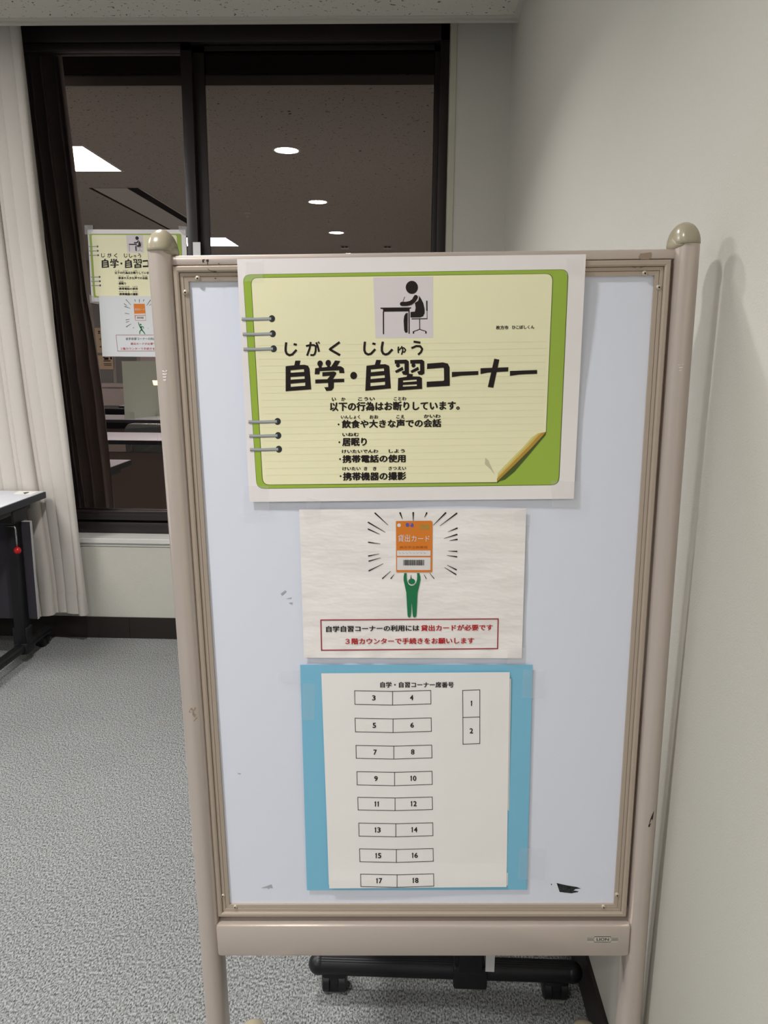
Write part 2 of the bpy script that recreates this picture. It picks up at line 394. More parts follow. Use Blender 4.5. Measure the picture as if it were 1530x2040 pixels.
# ------------------------------------------------------------------ flip tables
M_top = mat('grey_laminate', rgb(222, 224, 231), 0.35, 0.4)
M_edge = mat('charcoal_edge', rgb(58, 60, 66), 0.5, 0.3)
M_blackp = mat('black_powdercoat', rgb(24, 24, 27), 0.42, 0.4, bump=(300, .08, .0005))
M_panel = mat('charcoal_panel', rgb(62, 58, 66), 0.6, 0.2)
M_pback = mat('panel_grey_back', rgb(168, 156, 150), 0.6, 0.2)
M_pedge = mat('panel_light_edge', rgb(190, 190, 190), 0.5, 0.3)
M_red = mat('red_plastic', rgb(200, 28, 34), 0.25, 0.5)
M_chrome = mat('steel', rgb(180, 180, 182), 0.25, 0.5, metal=0.9)
TL, TD, TH = 1.8, .55, .702
def make_table(label, inset=.060, group='flip-top tables'):
    r = empty('flip_table', (0, 0, 0), label, 'table', group)
    L2, D2 = TL/2, TD/2
    auto(MB().box((-L2+.003, -D2+.003, TH-.004), (L2-.003, D2-.003, TH), bev=.0015).link('table_top', M_top, r, world=False))
    MB().box((-L2, -D2, TH-.030), (L2, D2, TH-.004)).link('edge_band', M_edge, r, world=False)
    MB().box((-L2+.0, .117, .18), (L2-.0, .131, .60)).link('modesty_panel', M_panel, r, world=False)
    MB().box((L2-.0005, .116, .179), (L2+.001, .132, .601)).box((-L2-.001, .116, .179), (-L2+.0005, .132, .601)).box((-L2, .116, .6), (L2, .132, .602)).link('panel_edging', M_pedge, r, world=False)
    MB().box((-L2+.002, .1312, .182), (L2-.002, .1322, .598)).link('panel_back', M_pback, r, world=False)
    for s in (1, -1):
        x = s*(L2-inset); yc = .10; yf = .05; zt = .064
        auto(MB().box((x-.022, yc-.032, .08), (x+.022, yc+.032, TH-.06), bev=.006).link('leg', M_blackp, r, world=False))
        auto(MB().box((x-.026, -.20, TH-.062), (x+.026, .20, TH-.030), bev=.004).link('top_bracket', M_blackp, r, world=False))
        MB().cyl((x, yc, TH-.07), (x-s*.05, yc, TH-.07), .02, 12).box((x-.03, yc-.06, TH-.10), (x+.03, yc+.06, TH-.045), bev=.006).link('hinge', M_blackp, r, world=False)
        ft = MB(); ys = [yf-.256, yf+.256]
        ft.tube([(x, ys[0], zt), (x, ys[1], zt)], .0205, 28)
        for k in range(-3, 4):
            an = PI/2 + k*.22
            ft.tube([(x+.0205*math.cos(an), ys[0], zt+.0205*math.sin(an)), (x+.0205*math.cos(an), ys[1], zt+.0205*math.sin(an))], .0010, 6)
        fo = auto(ft.link('foot', M_blackp, r, world=False))
        for ye in ys: MB().ball((x, ye, zt), (.0214, .0214, .0214)).link('end_cap', M_blackp, fo, smooth=True, world=False)
        auto(MB().box((x-.028, yc-.034, zt-.026), (x+.028, yc+.034, zt+.022), bev=.005).box((x-.034, yc-.024, zt+.012), (x+.030, yc+.024, zt+.09), bev=.005)
             .tube([(x, yc-.018, zt-.030), (x, yc-.018, zt-.024)], .007, 8).tube([(x, yc+.018, zt-.030), (x, yc+.018, zt-.024)], .007, 8).link('clamp', M_blackp, fo, world=False))
        for sy in (-1, 1):
            y = yf+sy*.225
            c = MB()
            for q in (-.016, .016):
                c.tube([(x-.006, y+q-.008, .0225), (x-.006, y+q-.006, .0225), (x-.006, y+q+.006, .0225), (x-.006, y+q+.008, .0225)], [.018, .0225, .0225, .018], 24)
            c.box((x-.032, y-.0255, .003), (x+.010, y+.0255, .048), bev=.007)
            co = auto(c.link('caster', M_blackp, r, world=False))
            MB().tube([(x-.024, y, .040), (x-.024, y, .052)], .007, 6).link('nut', M_chrome, co, world=False)
    # lever with red ball, at the right-hand leg
    x = L2-.010
    lv = MB().tube([(x-.05, .05, .595), (x-.018, .045, .595), (x-.014, .042, .585), (x-.012, .04, .505)], .0035, 8).link('lever', M_chrome, r, smooth=True, world=False)
    MB().ball((x-.012, .04, .497), .0145).link('lever_knob', M_red, lv, smooth=True, world=False)['label'] = 'red ball knob'
    return r
def copy_tree(o, parent=None):
    c = o.copy(); C.objects.link(c); c.parent = parent
    for ch in list(o.children): copy_tree(ch, c)
    return c
base = make_table('grey-topped flip table on black casters standing against the curtain at the left edge')
tabs = [
  ((-1.565-TL/2, 2.968, 0), 0, None),
  ((-1.565-TL/2, 1.42, 0), 0, 'grey-topped table with a rounded grey chair, next row back from the curtain table'),
  ((-1.565-TL/2, -.30, 0), 0, 'grey-topped table carrying the pale acrylic screen'),
  ((-1.565-TL/2, -2.2, 0), 0, 'grey-topped table in the row nearest the back wall'),
]
t = make_table('table behind the notice board, only its black caster foot showing beneath the rail', .135)
t.location = (.035, 1.236+TL/2, 0); t.rotation_euler = (0, 0, -PI/2)
for i, (loc, rz, lb) in enumerate(tabs):
    t = base if i == 0 else copy_tree(base)
    t.location = loc; t.rotation_euler = (0, 0, rz)
    if lb: t['label'] = lb
bpy.context.view_layer.update()
# number card on the left table
c0 = [at_z(27, 983.5, TH+.0012), at_z(38, 978, TH+.0012), at_z(77, 979, TH+.0012), at_z(64, 984.5, TH+.0012)]
card = empty('seat_card', (c0[0]+c0[2])/2, 'small white number card lying on the grey table by the curtain', 'card')
def slab(name, pts, th, m, parent, n=Vector((0, 0, 1))):
    k = len(pts); vs = list(pts)+[p - n*th for p in pts]
    fs = [tuple(range(k)), tuple(range(2*k-1, k-1, -1))] + [(i, (i+1) % k, k+(i+1) % k, k+i) for i in range(k)]
    return link(name, vs, fs, m, parent)
M_paper = mat('white_card', rgb(236, 234, 228), 0.6, 0.2)
M_ink = mat('black_ink', rgb(34, 26, 25), 0.5, 0.3)
slab('card_sheet', c0, .001, M_paper, card)
slab('printed_mark', [at_z(46, 981.2, TH+.0016), at_z(58, 980, TH+.0016), at_z(57, 981.6, TH+.0016), at_z(49, 984, TH+.0016)], .0001, M_ink, card)

# chairs seen in the reflection
M_cback = mat('grey_chair_shell', rgb(96, 102, 98), 0.35, 0.5)
M_seat = mat('black_seat', rgb(26, 26, 28), 0.8, 0.2)
def make_chair(x, y, lb, shell, rot=0):
    r = empty('stacking_chair', Matrix.Translation((x, y, 0)) @ Matrix.Rotation(rot, 4, 'Z'), lb, 'chair', 'chairs at the study tables')
    auto(MB().box((-.21, -.20, .42), (.21, .20, .46), bev=.015).link('seat', M_seat, r, world=False))
    # rounded back
    W, H, rad = .235, .13, .05; pts = []
    for cx, cz, a0 in ((W-rad, H-rad, 0), (-W+rad, H-rad, 90), (-W+rad, -H+rad, 180), (W-rad, -H+rad, 270)):
        for k in range(7):
            a = math.radians(a0+15*k); pts.append((cx+rad*math.cos(a), cz+rad*math.sin(a)))
    n = len(pts)
    vs = [(px, -.24-.03*(1-(px/W)**2), .61+pz) for px, pz in pts] + [(px, -.215-.03*(1-(px/W)**2), .61+pz) for px, pz in pts]
    fs = [tuple(range(n)), tuple(range(2*n-1, n-1, -1))] + [(k, (k+1) % n, n+(k+1) % n, n+k) for k in range(n)]
    bk = link('backrest', vs, fs, shell, r, world=False)
    MB().tube([vs[k % n] for k in range(n+1)], .006, 8, caps=False).link('back_rim', M_chrome, bk, smooth=True, world=False)
    for sx in (-1, 1):
        MB().tube([(sx*.20, .19, 0), (sx*.19, .17, .42)], .011, 10).link('leg', M_chrome, r, smooth=True, world=False)
        MB().tube([(sx*.20, -.22, 0), (sx*.19, -.19, .44), (sx*.19, -.235, .62), (sx*.19, -.235, .68)], .011, 10).link('leg', M_chrome, r, smooth=True, world=False)
    return r
make_chair(-2.03, 1.10, 'chair with rounded grey back tucked under the nearer table, seen in the glass', M_cback)
make_chair(-3.05, -.62, 'black chair tucked under the table with the acrylic screen, seen in the glass', M_seat)
# acrylic screen on the third table
M_acr = mat('frosted_acrylic', rgb(214, 226, 210), 0.3, 0.5, alpha=0.88)
sx0 = -2.60
scr = empty('acrylic_screen', Matrix.Translation((-2.51, -.30, TH)) @ Matrix.Rotation(math.radians(19), 4, 'Z'), 'upright pale green acrylic screen standing on a table, seen in the glass', 'screen')
auto(MB().box((-.002, -.275, .001), (.002, .275, .52), bev=.0008).link('sheet', M_acr, scr, world=False))
for q in (-.2, .2): MB().box((-.05, q, 0), (.05, q+.005, .06)).link('stand_foot', M_acr, scr, world=False)
# back wall: notices and a low cabinet
M_tan = mat('tan_paper', rgb(205, 186, 158), 0.7, 0.2)
def virt(u, v): p = at_y(u, v, 2*GY-BACKY-.02); p.y = BACKY+.012; return p
def wall_notice(x0, y0, x1, y1, lb, marks):
    a, b = virt(x0, y0), virt(x1, y1)
    r = empty('wall_notice', (a+b)/2, lb, 'notice', 'tan notices on the back wall')
    MB().box((min(a.x, b.x), BACKY+.010, min(a.z, b.z)), (max(a.x, b.x), BACKY+.013, max(a.z, b.z))).link('sheet', M_tan, r)
    m = MB()
    for (mx0, my0, mx1, my1) in marks:
        p, q = virt(mx0, my0), virt(mx1, my1); m.box((min(p.x, q.x), BACKY+.013, min(p.z, q.z)), (max(p.x, q.x), BACKY+.014, max(p.z, q.z)))
    m.link('printing', M_ink, r)
wall_notice(188, 653, 211, 703, 'tan paper notice with large dark characters, seen in the glass beside the curtain', [(195, 659, 199, 662), (195, 663, 199, 665), (197, 675, 203, 676.4), (199.6, 672, 200.6, 680), (198, 690, 203, 692)])
wall_notice(190, 708, 226, 736, 'smaller tan paper notice below the other one on the back wall', [(205, 711, 208, 713), (207, 712, 216, 717), (206, 718, 220, 720), (219, 711, 223, 716), (206, 724, 222, 725.4), (207, 727, 222, 728.4)])
M_cab = mat('pale_cabinet', rgb(196, 186, 182), 0.5, 0.3); M_cabd = mat('grey_cabinet_door', rgb(120, 122, 122), 0.5, 0.3)
cab = empty('low_cabinet', (-4.2, BACKY+.2, 0), 'long low pale cabinet along the back wall, seen in the glass', 'cabinet')
MB().box((-5.8, BACKY+.01, .1), (-2.4, BACKY+.40, .86)).link('body', M_cabd, cab)
MB().box((-5.82, BACKY+.01, .86), (-2.38, BACKY+.42, .90)).box((-5.8, BACKY+.40, .62), (-2.4, BACKY+.405, .86)).link('top_board', M_cab, cab)
MB().box((-5.78, BACKY+.03, 0), (-2.42, BACKY+.36, .1)).link('plinth', M_blackp, cab)
M_gp = mat('grey_partition', rgb(130, 132, 130), 0.6, 0.3)
for i, (x0, x1, mm) in enumerate([(-4.75, -4.05, M_gp), (-4.0, -3.72, M_gp), (-3.66, -3.42, M_cab), (-3.38, -2.6, M_cab)]):
    o = MB().box((x0, BACKY, .1), (x1, BACKY+.008, 2.1)).link('wall_panel', mm)
    tag(o, ['widest grey wall panel on the back wall, behind the notices', 'narrow grey wall panel on the back wall', 'narrow pale wall panel on the back wall', 'wide pale wall panel on the back wall'][i], 'panel', 'panels on the back wall')

# ------------------------------------------------------------------ the notice board
T0 = Vector((-.28280796, 1.00781726, 1.37137513))
EU = Vector((.58475264, .012828, .01117131)).normalized(); EW = Vector((.01457428, .02931893, -.91276559)); EW = (EW-EU*EW.dot(EU)).normalized()
EZ = -EW; EY = EZ.cross(EU)          # EY points away from the camera
BS = .968                             # shrinks the whole board toward the camera, keeping its apparent size (its panel is 566 x 884 mm)
T0 = OC + (T0-OC)*BS                  # upper left corner of the writing surface, moved toward the camera
BM = Matrix(((EU.x, EY.x, EZ.x, T0.x), (EU.y, EY.y, EZ.y, T0.y), (EU.z, EY.z, EZ.z, T0.z), (0, 0, 0, 1))) @ Matrix.Scale(BS, 4)
BI = BM.inverted()
def bl(u, v, y=0.0):
    """board-local (x, z) where the sight line of picture point (u, v) meets the board's plane moved by y"""
    o = BI @ OC; d = BI.to_3x3() @ ray(u, v); t = (y-o.y)/d.y; p = o + d*t; return p
M_alu = mat('taupe_anodised', rgb(203, 190, 181), 0.30, 0.5, metal=0.35, bump=(40, .03, .001, (1, 1, .05)))
M_aluf = mat('taupe_frame', rgb(186, 171, 156), 0.42, 0.4, metal=0.3)
M_cap = mat('tan_plastic_cap', rgb(162, 153, 131), 0.27, 0.5)
M_wb = mat('whiteboard_steel', rgb(230, 234, 247), 0.28, 0.45, bump=(700, .03, .0005))
brd = empty('mobile_notice_board', BM, 'mobile whiteboard on taupe posts with three notices taped to it, in the foreground', 'whiteboard')
PW, PH = .5845, .9135
def B(x, z, y): return BM @ Vector((x, y, z))
auto(MB().box((-.004, .002, -PH-.004), (PW+.004, .012, .004)).link('writing_surface', M_wb, brd, world=False))
# frame: mitred rails with a stepped profile, t outward, y depth
prof = [(-.0005, .003), (-.0005, -.0015), (.0045, -.0022), (.0050, -.0012), (.0055, -.0022), (.0095, -.0026), (.0100, -.0016), (.0105, -.0050), (.0125, -.0062), (.0165, -.0062), (.0180, -.0045), (.0180, .020), (.006, .020)]
def frame_rail(side):
    vs = []; n = len(prof)
    for (t, y) in prof:
        if side == 't': a, b = (-t, t), (PW+t, t)
        if side == 'b': a, b = (-t, -PH-t), (PW+t, -PH-t)
        if side == 'l': a, b = (-t, -PH-t), (-t, t)
        if side == 'r': a, b = (PW+t, -PH-t), (PW+t, t)
        vs += [(a[0], y, a[1]), (b[0], y, b[1])]
    fs = [(2*k, 2*((k+1) % n), 2*((k+1) % n)+1, 2*k+1) for k in range(n)]
    fs += [tuple(2*k for k in range(n)), tuple(2*k+1 for k in range(n-1, -1, -1))]
    o = link('frame_rail', vs, fs, M_aluf, brd, world=False)
    bm = bmesh.new(); bm.from_mesh(o.data); bmesh.ops.recalc_face_normals(bm, faces=bm.faces); bm.to_mesh(o.data); bm.free()
for s in 'tblr': frame_rail(s)
# posts: rounded section, from the floor to the caps
zfl = (BI @ Vector((T0.x, T0.y, 0.0))).z
def post_section(cx, hw=.0152, y0=-.017, y1=.036):
    pts = []
    for k in range(13):
        a = PI + PI*k/12; pts.append((cx+hw*math.cos(a), y0+hw+hw*math.sin(a)))
    for k in range(13):
        a = PI*k/12; pts.append((cx+hw*math.cos(a), y1-hw+hw*math.sin(a)))
    return pts
PX = {'l': -.0325, 'r': PW+.0370}
PZ = .0365
for s in 'lr':
    auto(MB().sweep(post_section(PX[s]), zfl+.07, PZ).link('post', M_alu, brd, world=False), 50)
    # cap: dome over the post plus a lobe over the end of the top bar
    inn = 1 if s == 'l' else -1
    m = MB(); bm = bmesh.new(); bmesh.ops.create_uvsphere(bm, u_segments=32, v_segments=24, radius=1)
    for v in bm.verts:
        x, y, z = v.co; z2 = z*.0265 if z > 0 else z*.002
        k = (abs(x)**2.6+abs(y)**2.6)**(1/2.6); k = math.hypot(x, y)/k if k > 1e-6 else 1
        v.co = Vector((PX[s]+x*k*.0172+inn*.0008, .0095+y*k*.0285, PZ+z2))
    m.bm(bm)
    bm = bmesh.new(); bmesh.ops.create_uvsphere(bm, u_segments=28, v_segments=20, radius=1)
    for v in bm.verts:
        x, y, z = v.co; v.co = Vector((PX[s]+inn*(.0075+x*.0122), .0095+y*.0245, PZ-.001+z*(.0125 if z > 0 else .009)))
    m.bm(bm)
    m.link('post_cap', M_cap, brd, smooth=True, world=False)
# top bar, bottom rail
o = MB().box((-.020, -.0045, .0185), (PW+.024, .022, .0305), bev=.0028).link('top_bar', M_alu, brd, world=False); auto(o)
o = MB().box((-.0205, -.014, -.9960), (PW+.024, .030, -.9400), bev=.0055).link('bottom_rail', M_alu, brd, world=False); auto(o)
# rivets
M_riv = mat('rivet', rgb(196, 186, 168), 0.3, 0.5, metal=.3)
M_dark = mat('dark_hole', rgb(40, 32, 28), 0.7, 0.2)
for (u, v) in [(393, 554.5), (368.5, 582.5), (1285.5, 544.5), (1313.5, 572.5), (443.5, 1786.5), (468, 1808.5), (1230, 1784.5), (1203, 1808.5)]:
    p = bl(u, v, -.0045); r = MB()
    bm = bmesh.new(); bmesh.ops.create_uvsphere(bm, u_segments=16, v_segments=10, radius=1)
    for q in bm.verts: q.co = Vector((p.x+q.co.x*.0036, -.0022+q.co.y*.0022, p.z+q.co.z*.0036))
    r.bm(bm); ro = r.link('rivet', M_riv, brd, smooth=True, world=False)
    MB().cyl((p.x, -.0046, p.z), (p.x, -.0035, p.z), .0011, 10).link('rivet_hole', M_dark, ro, world=False)
# feet: a tube front to back under each post, on small casters
for s in 'lr':
    x = PX[s] + (.017 if s == 'l' else -.021); zf = zfl
    m = MB().box((x-.018, -.19, zf+.052), (x+.018, .168, zf+.092), bev=.008)
    f = auto(m.link('foot', M_alu, brd, world=False))
    for yy in (-.19, .168):
        e = MB(); e.ball((x, yy, zf+.073), (.0275, .032, .0240)); eo = e.link('foot_cap', M_cap, f, smooth=True, world=False)
    for yy in (-.165, .14):
        c = MB()
        for q in (-.012, .012): c.tube([(x+q-.008, yy, zf+.026), (x+q+.008, yy, zf+.026)], .025, 20)
        c.box((x-.006, yy-.012, zf+.02), (x+.006, yy+.012, zf+.056))
        auto(c.link('caster', M_blackp, brd, world=False))

# ---------------- flat print machinery: everything below lies on the board (or on the glass) as thin real layers
def densify(pts, step):
    out = []
    for i in range(len(pts)):
        a, b = pts[i], pts[(i+1) % len(pts)]
        d = math.hypot(b[0]-a[0], b[1]-a[1]); n = max(1, int(d/step))
        for k in range(n): out.append((a[0]+(b[0]-a[0])*k/n, a[1]+(b[1]-a[1])*k/n))
    return out
class Ink:
    """collects 2-D shapes in picture units and lays them on a surface"""
    def __init__(s): s.v = []; s.f = []; s.marks = []
    def cut(s): s.marks.append((len(s.v), len(s.f))); return s
    def poly(s, pts, holes=()):
        loops = [[Vector((x, y, 0)) for x, y in pts]] + [[Vector((x, y, 0)) for x, y in h] for h in holes]
        flat = [p for l in loops for p in l]; n = len(s.v)
        tris = tessellate_polygon(loops)
        s.v += [(p.x, p.y) for p in flat]
        for t in tris:
            a, b, c = [flat[i] for i in t]
            if (b.x-a.x)*(c.y-a.y)-(b.y-a.y)*(c.x-a.x) > 0: t = (t[0], t[2], t[1])
            s.f.append(tuple(i+n for i in t))
        return s
    def ell(s, c, rx, ry=None, n=24):
        ry = ry or rx
        return s.poly([(c[0]+rx*math.cos(2*PI*k/n), c[1]+ry*math.sin(2*PI*k/n)) for k in range(n)])
    def stroke(s, pts, w0, w1=None, step=6, round_=False):
        w1 = w0 if w1 is None else w1
        q = []
        for i in range(len(pts)-1):
            a, b = pts[i], pts[i+1]; d = math.hypot(b[0]-a[0], b[1]-a[1]); n = max(1, int(d/step))
            for k in range(n): q.append((a[0]+(b[0]-a[0])*k/n, a[1]+(b[1]-a[1])*k/n))
        q.append(pts[-1]); N = len(q); base = len(s.v); L = []; R = []
        for i, p in enumerate(q):
            a = q[max(0, i-1)]; b = q[min(N-1, i+1)]; dx, dy = b[0]-a[0], b[1]-a[1]; l = math.hypot(dx, dy) or 1
            nx, ny = -dy/l, dx/l; w = (w0+(w1-w0)*i/max(1, N-1))/2
            s.v += [(p[0]+nx*w, p[1]+ny*w), (p[0]-nx*w, p[1]-ny*w)]
        for i in range(N-1): s.f.append((base+2*i, base+2*i+2, base+2*i+3, base+2*i+1))
        if round_:
            s.ell(pts[0], w0/2, n=14); s.ell(pts[-1], w1/2, n=14)
        return s
    def rect(s, x0, y0, x1, y1, w=1.0, sk=0.0):
        c = [(x0, y0), (x1, y0+sk*(x1-x0)), (x1, y1+sk*(x1-x0)), (x0, y1)]
        for i in range(4):
            a, b = c[i], c[(i+1) % 4]; d = math.hypot(b[0]-a[0], b[1]-a[1]); ex = ((b[0]-a[0])/d*w/2, (b[1]-a[1])/d*w/2)
            s.stroke([(a[0]-ex[0], a[1]-ex[1]), (b[0]+ex[0], b[1]+ex[1])], w, step=12)
        return s
    def quad(s, c, w):
        for i in range(4):
            a, b = c[i], c[(i+1) % 4]; d = math.hypot(b[0]-a[0], b[1]-a[1]); ex = ((b[0]-a[0])/d*w/2, (b[1]-a[1])/d*w/2)
            s.stroke([(a[0]-ex[0], a[1]-ex[1]), (b[0]+ex[0], b[1]+ex[1])], w, step=12)
        return s
    def fill(s, pts, step=14):
        """convex polygon filled with a fine grid so that it can follow a curved sheet"""
        xs = [p[0] for p in pts]; ys = [p[1] for p in pts]
        nx = max(1, int((max(xs)-min(xs))/step)); ny = max(1, int((max(ys)-min(ys))/step))
        bm = bmesh.new(); G = []
        for j in range(ny+1):
            G.append([bm.verts.new((min(xs)+(max(xs)-min(xs))*i/nx, min(ys)+(max(ys)-min(ys))*j/ny, 0)) for i in range(nx+1)])
        for j in range(ny):
            for i in range(nx): bm.faces.new((G[j][i], G[j][i+1], G[j+1][i+1], G[j+1][i]))
        area = sum(pts[i][0]*pts[(i+1) % len(pts)][1]-pts[(i+1) % len(pts)][0]*pts[i][1] for i in range(len(pts)))
        sg = 1 if area > 0 else -1
        for i in range(len(pts)):
            a, b = pts[i], pts[(i+1) % len(pts)]; dx, dy = b[0]-a[0], b[1]-a[1]
            if abs(dx)+abs(dy) < 1e-6: continue
            no = Vector((dy*sg, -dx*sg, 0)).normalized()
            bmesh.ops.bisect_plane(bm, geom=bm.verts[:]+bm.edges[:]+bm.faces[:], plane_co=(a[0], a[1], 0), plane_no=no, clear_outer=True)
        bm.verts.index_update(); n = len(s.v)
        s.v += [(v.co.x, v.co.y) for v in bm.verts]; s.f += [tuple(v.index+n for v in reversed(f.verts)) for f in bm.faces]
        bm.free(); return s
    def text(s, st, x0, y0, x1, y1, sk=0.0, bold=0.02, shear=0.0):
        vs, fs, (a, b, c, d) = text_mesh(st, 0); n = len(s.v)
        if bold:                                   # heavier strokes: the glyphs printed again with small shifts
            vs0, fs0 = vs, fs; vs, fs = [], []; k = 0; h = bold
            for ox, oy in ((0, 0), (h, 0), (-h, 0), (0, h*.7), (0, -h*.7)):
                m_ = len(vs); vs = vs + [(x+ox, y+oy, k*1.2e-5) for x, y in vs0]; fs = fs + [tuple(i+m_ for i in f) for f in fs0]; k += 1
            a -= h; c += h; b -= h*.7; d += h*.7
        for q3 in vs:
            x, y = q3[0], q3[1]
            p = (x-a)/(c-a); q = (d-y)/(d-b)
            X = x0+(x1-x0)*p + shear*(1-q)*(y1-y0); s.v.append((X, y0+(y1-y0)*q + sk*(X-x0), q3[2] if len(q3) > 2 else 0.0))
        s.f += [tuple(i+n for i in f) for f in fs]
        return s
    def lay_each(s, name, m, parent, surf, extra, label=None):
        mk = [q for q in s.marks if q[0] < len(s.v)]
        if not mk or mk[0][0] > 0: mk = [(0, 0)] + mk
        mk.append((len(s.v), len(s.f)))
        for (v0, f0), (v1, f1) in zip(mk, mk[1:]):
            if v1 <= v0: continue
            i = Ink(); i.v = s.v[v0:v1]; i.f = [tuple(q-v0 for q in f) for f in s.f[f0:f1]]
            i.lay(name, m, parent, surf, extra, label)
    def lay(s, name, m, parent, surf, extra, label=None):
        vs = [surf(q[0], q[1], extra+(q[2] if len(q) > 2 else 0)) for q in s.v]
        o = link(name, vs, s.f, m, parent)
        if label: o['label'] = label
        return o
TM = {}
def text_mesh(st, bold):
    key = (st, bold)
    if key in TM: return TM[key]
    cu = bpy.data.curves.new('tmp', 'FONT'); cu.body = st; cu.size = 1; cu.offset = bold; cu.resolution_u = 3
    o = bpy.data.objects.new('tmp', cu); C.objects.link(o); bpy.context.view_layer.update()
    dg = bpy.context.evaluated_depsgraph_get(); me = bpy.data.meshes.new_from_object(o.evaluated_get(dg))
    vs = [(v.co.x, v.co.y) for v in me.vertices]; fs = []
    for p in me.polygons:
        f = list(p.vertices)
        if p.normal.z < 0: f.reverse()
        fs.append(tuple(f))
    bb = (min(v[0] for v in vs), min(v[1] for v in vs), max(v[0] for v in vs), max(v[1] for v in vs))
    bpy.data.objects.remove(o); bpy.data.meshes.remove(me)
    TM[key] = (vs, fs, bb); return TM[key]
def rounded(c, r, n=5):
    """round the corners of a convex quad/polygon"""
    out = []; k = len(c)
    for i in range(k):
        p, a, b = Vector(c[i]), Vector(c[i-1]), Vector(c[(i+1) % k])
        ri = r[i] if isinstance(r, (list, tuple)) else r
        if ri <= 0: out.append((p.x, p.y)); continue
        d1 = (a-p).normalized(); d2 = (b-p).normalized(); s = p+d1*ri; e = p+d2*ri
        for j in range(n+1):
            t = j/n; q = s*(1-t)**2 + p*2*t*(1-t) + e*t*t; out.append((q.x, q.y))
    return out
def ss(a, b, x): t = max(0, min(1, (x-a)/(b-a))); return t*t*(3-2*t)
def board_surface(lift):
    def f(u, v, extra=0.0):
        l = .003
        for _ in range(4):
            p = bl(u, v, -(l+extra)); l = lift(p.x, -p.z)
        return BM @ Vector((p.x, -(l+extra), p.z))
    return f

# print colours
K = M_ink
M_lam = mat('laminated_margin', rgb(245, 239, 238), 0.22, 0.5, bump=(9, .25, .004))
M_green = mat('print_green', rgb(160, 188, 70), 0.3, 0.45, bump=(9, .25, .004))
M_dgreen = mat('print_dark_green', rgb(78, 92, 40), 0.3, 0.4)
M_page = mat('print_page_yellow', rgb(248, 243, 204), 0.3, 0.45, bump=(9, .25, .004))
M_line = mat('print_faint_line', rgb(236, 231, 190), 0.3, 0.45)
M_ochre = mat('print_ochre', rgb(190, 148, 62), 0.3, 0.4)
M_gold = mat('print_gold', rgb(216, 194, 100), 0.3, 0.4)
M_pale = mat('print_pale_yellow', rgb(224, 214, 140), 0.3, 0.4)
M_pict = mat('print_grey_square', rgb(228, 220, 222), 0.3, 0.4)
M_ring = mat('print_ring_grey', rgb(176, 182, 182), 0.3, 0.4)
M_ringd = mat('print_ring_dark', rgb(50, 56, 56), 0.3, 0.4)
M_greyink = mat('print_mid_grey', rgb(130, 128, 132), 0.4, 0.3)
M_redink = mat('print_red', rgb(186, 44, 50), 0.4, 0.3)
M_redbox = mat('print_dark_red', rgb(160, 44, 56), 0.4, 0.3)
M_orange = mat('print_orange', rgb(226, 130, 44), 0.35, 0.4)
M_white = mat('print_white', rgb(230, 226, 226), 0.4, 0.4)
M_fig = mat('print_figure_green', rgb(32, 122, 76), 0.35, 0.4)
M_blueink = mat('print_blue', rgb(90, 96, 170), 0.35, 0.4)
M_oliveink = mat('print_olive', rgb(176, 166, 84), 0.35, 0.4)
M_brownink = mat('print_brown', rgb(170, 84, 30), 0.35, 0.4)
M_sheet2 = mat('wrinkled_white_paper', rgb(248, 243, 240), 0.32, 0.45, bump=(7, .5, .010, (1, 1, 2.6)))
M_sheet3 = mat('plain_white_paper', rgb(248, 244, 241), 0.45, 0.35, bump=(5, .4, .008))
M_blue = mat('blue_backing_card', rgb(130, 196, 226), 0.28, 0.45, bump=(6, .15, .004))
M_tape = mat('clear_tape', rgb(232, 232, 234), 0.14, 0.6, alpha=0.14, bump=(120, .4, .002))
M_tapeg = mat('crinkled_tape', rgb(226, 224, 224), 0.08, 0.8, alpha=0.40, bump=(160, 1.0, .004))
M_redpale = mat('print_orange_card_edge', rgb(196, 100, 80), 0.35, 0.4)

def A(pts, ox, oy, s): return [(ox+x/s, oy+y/s) for x, y in pts]

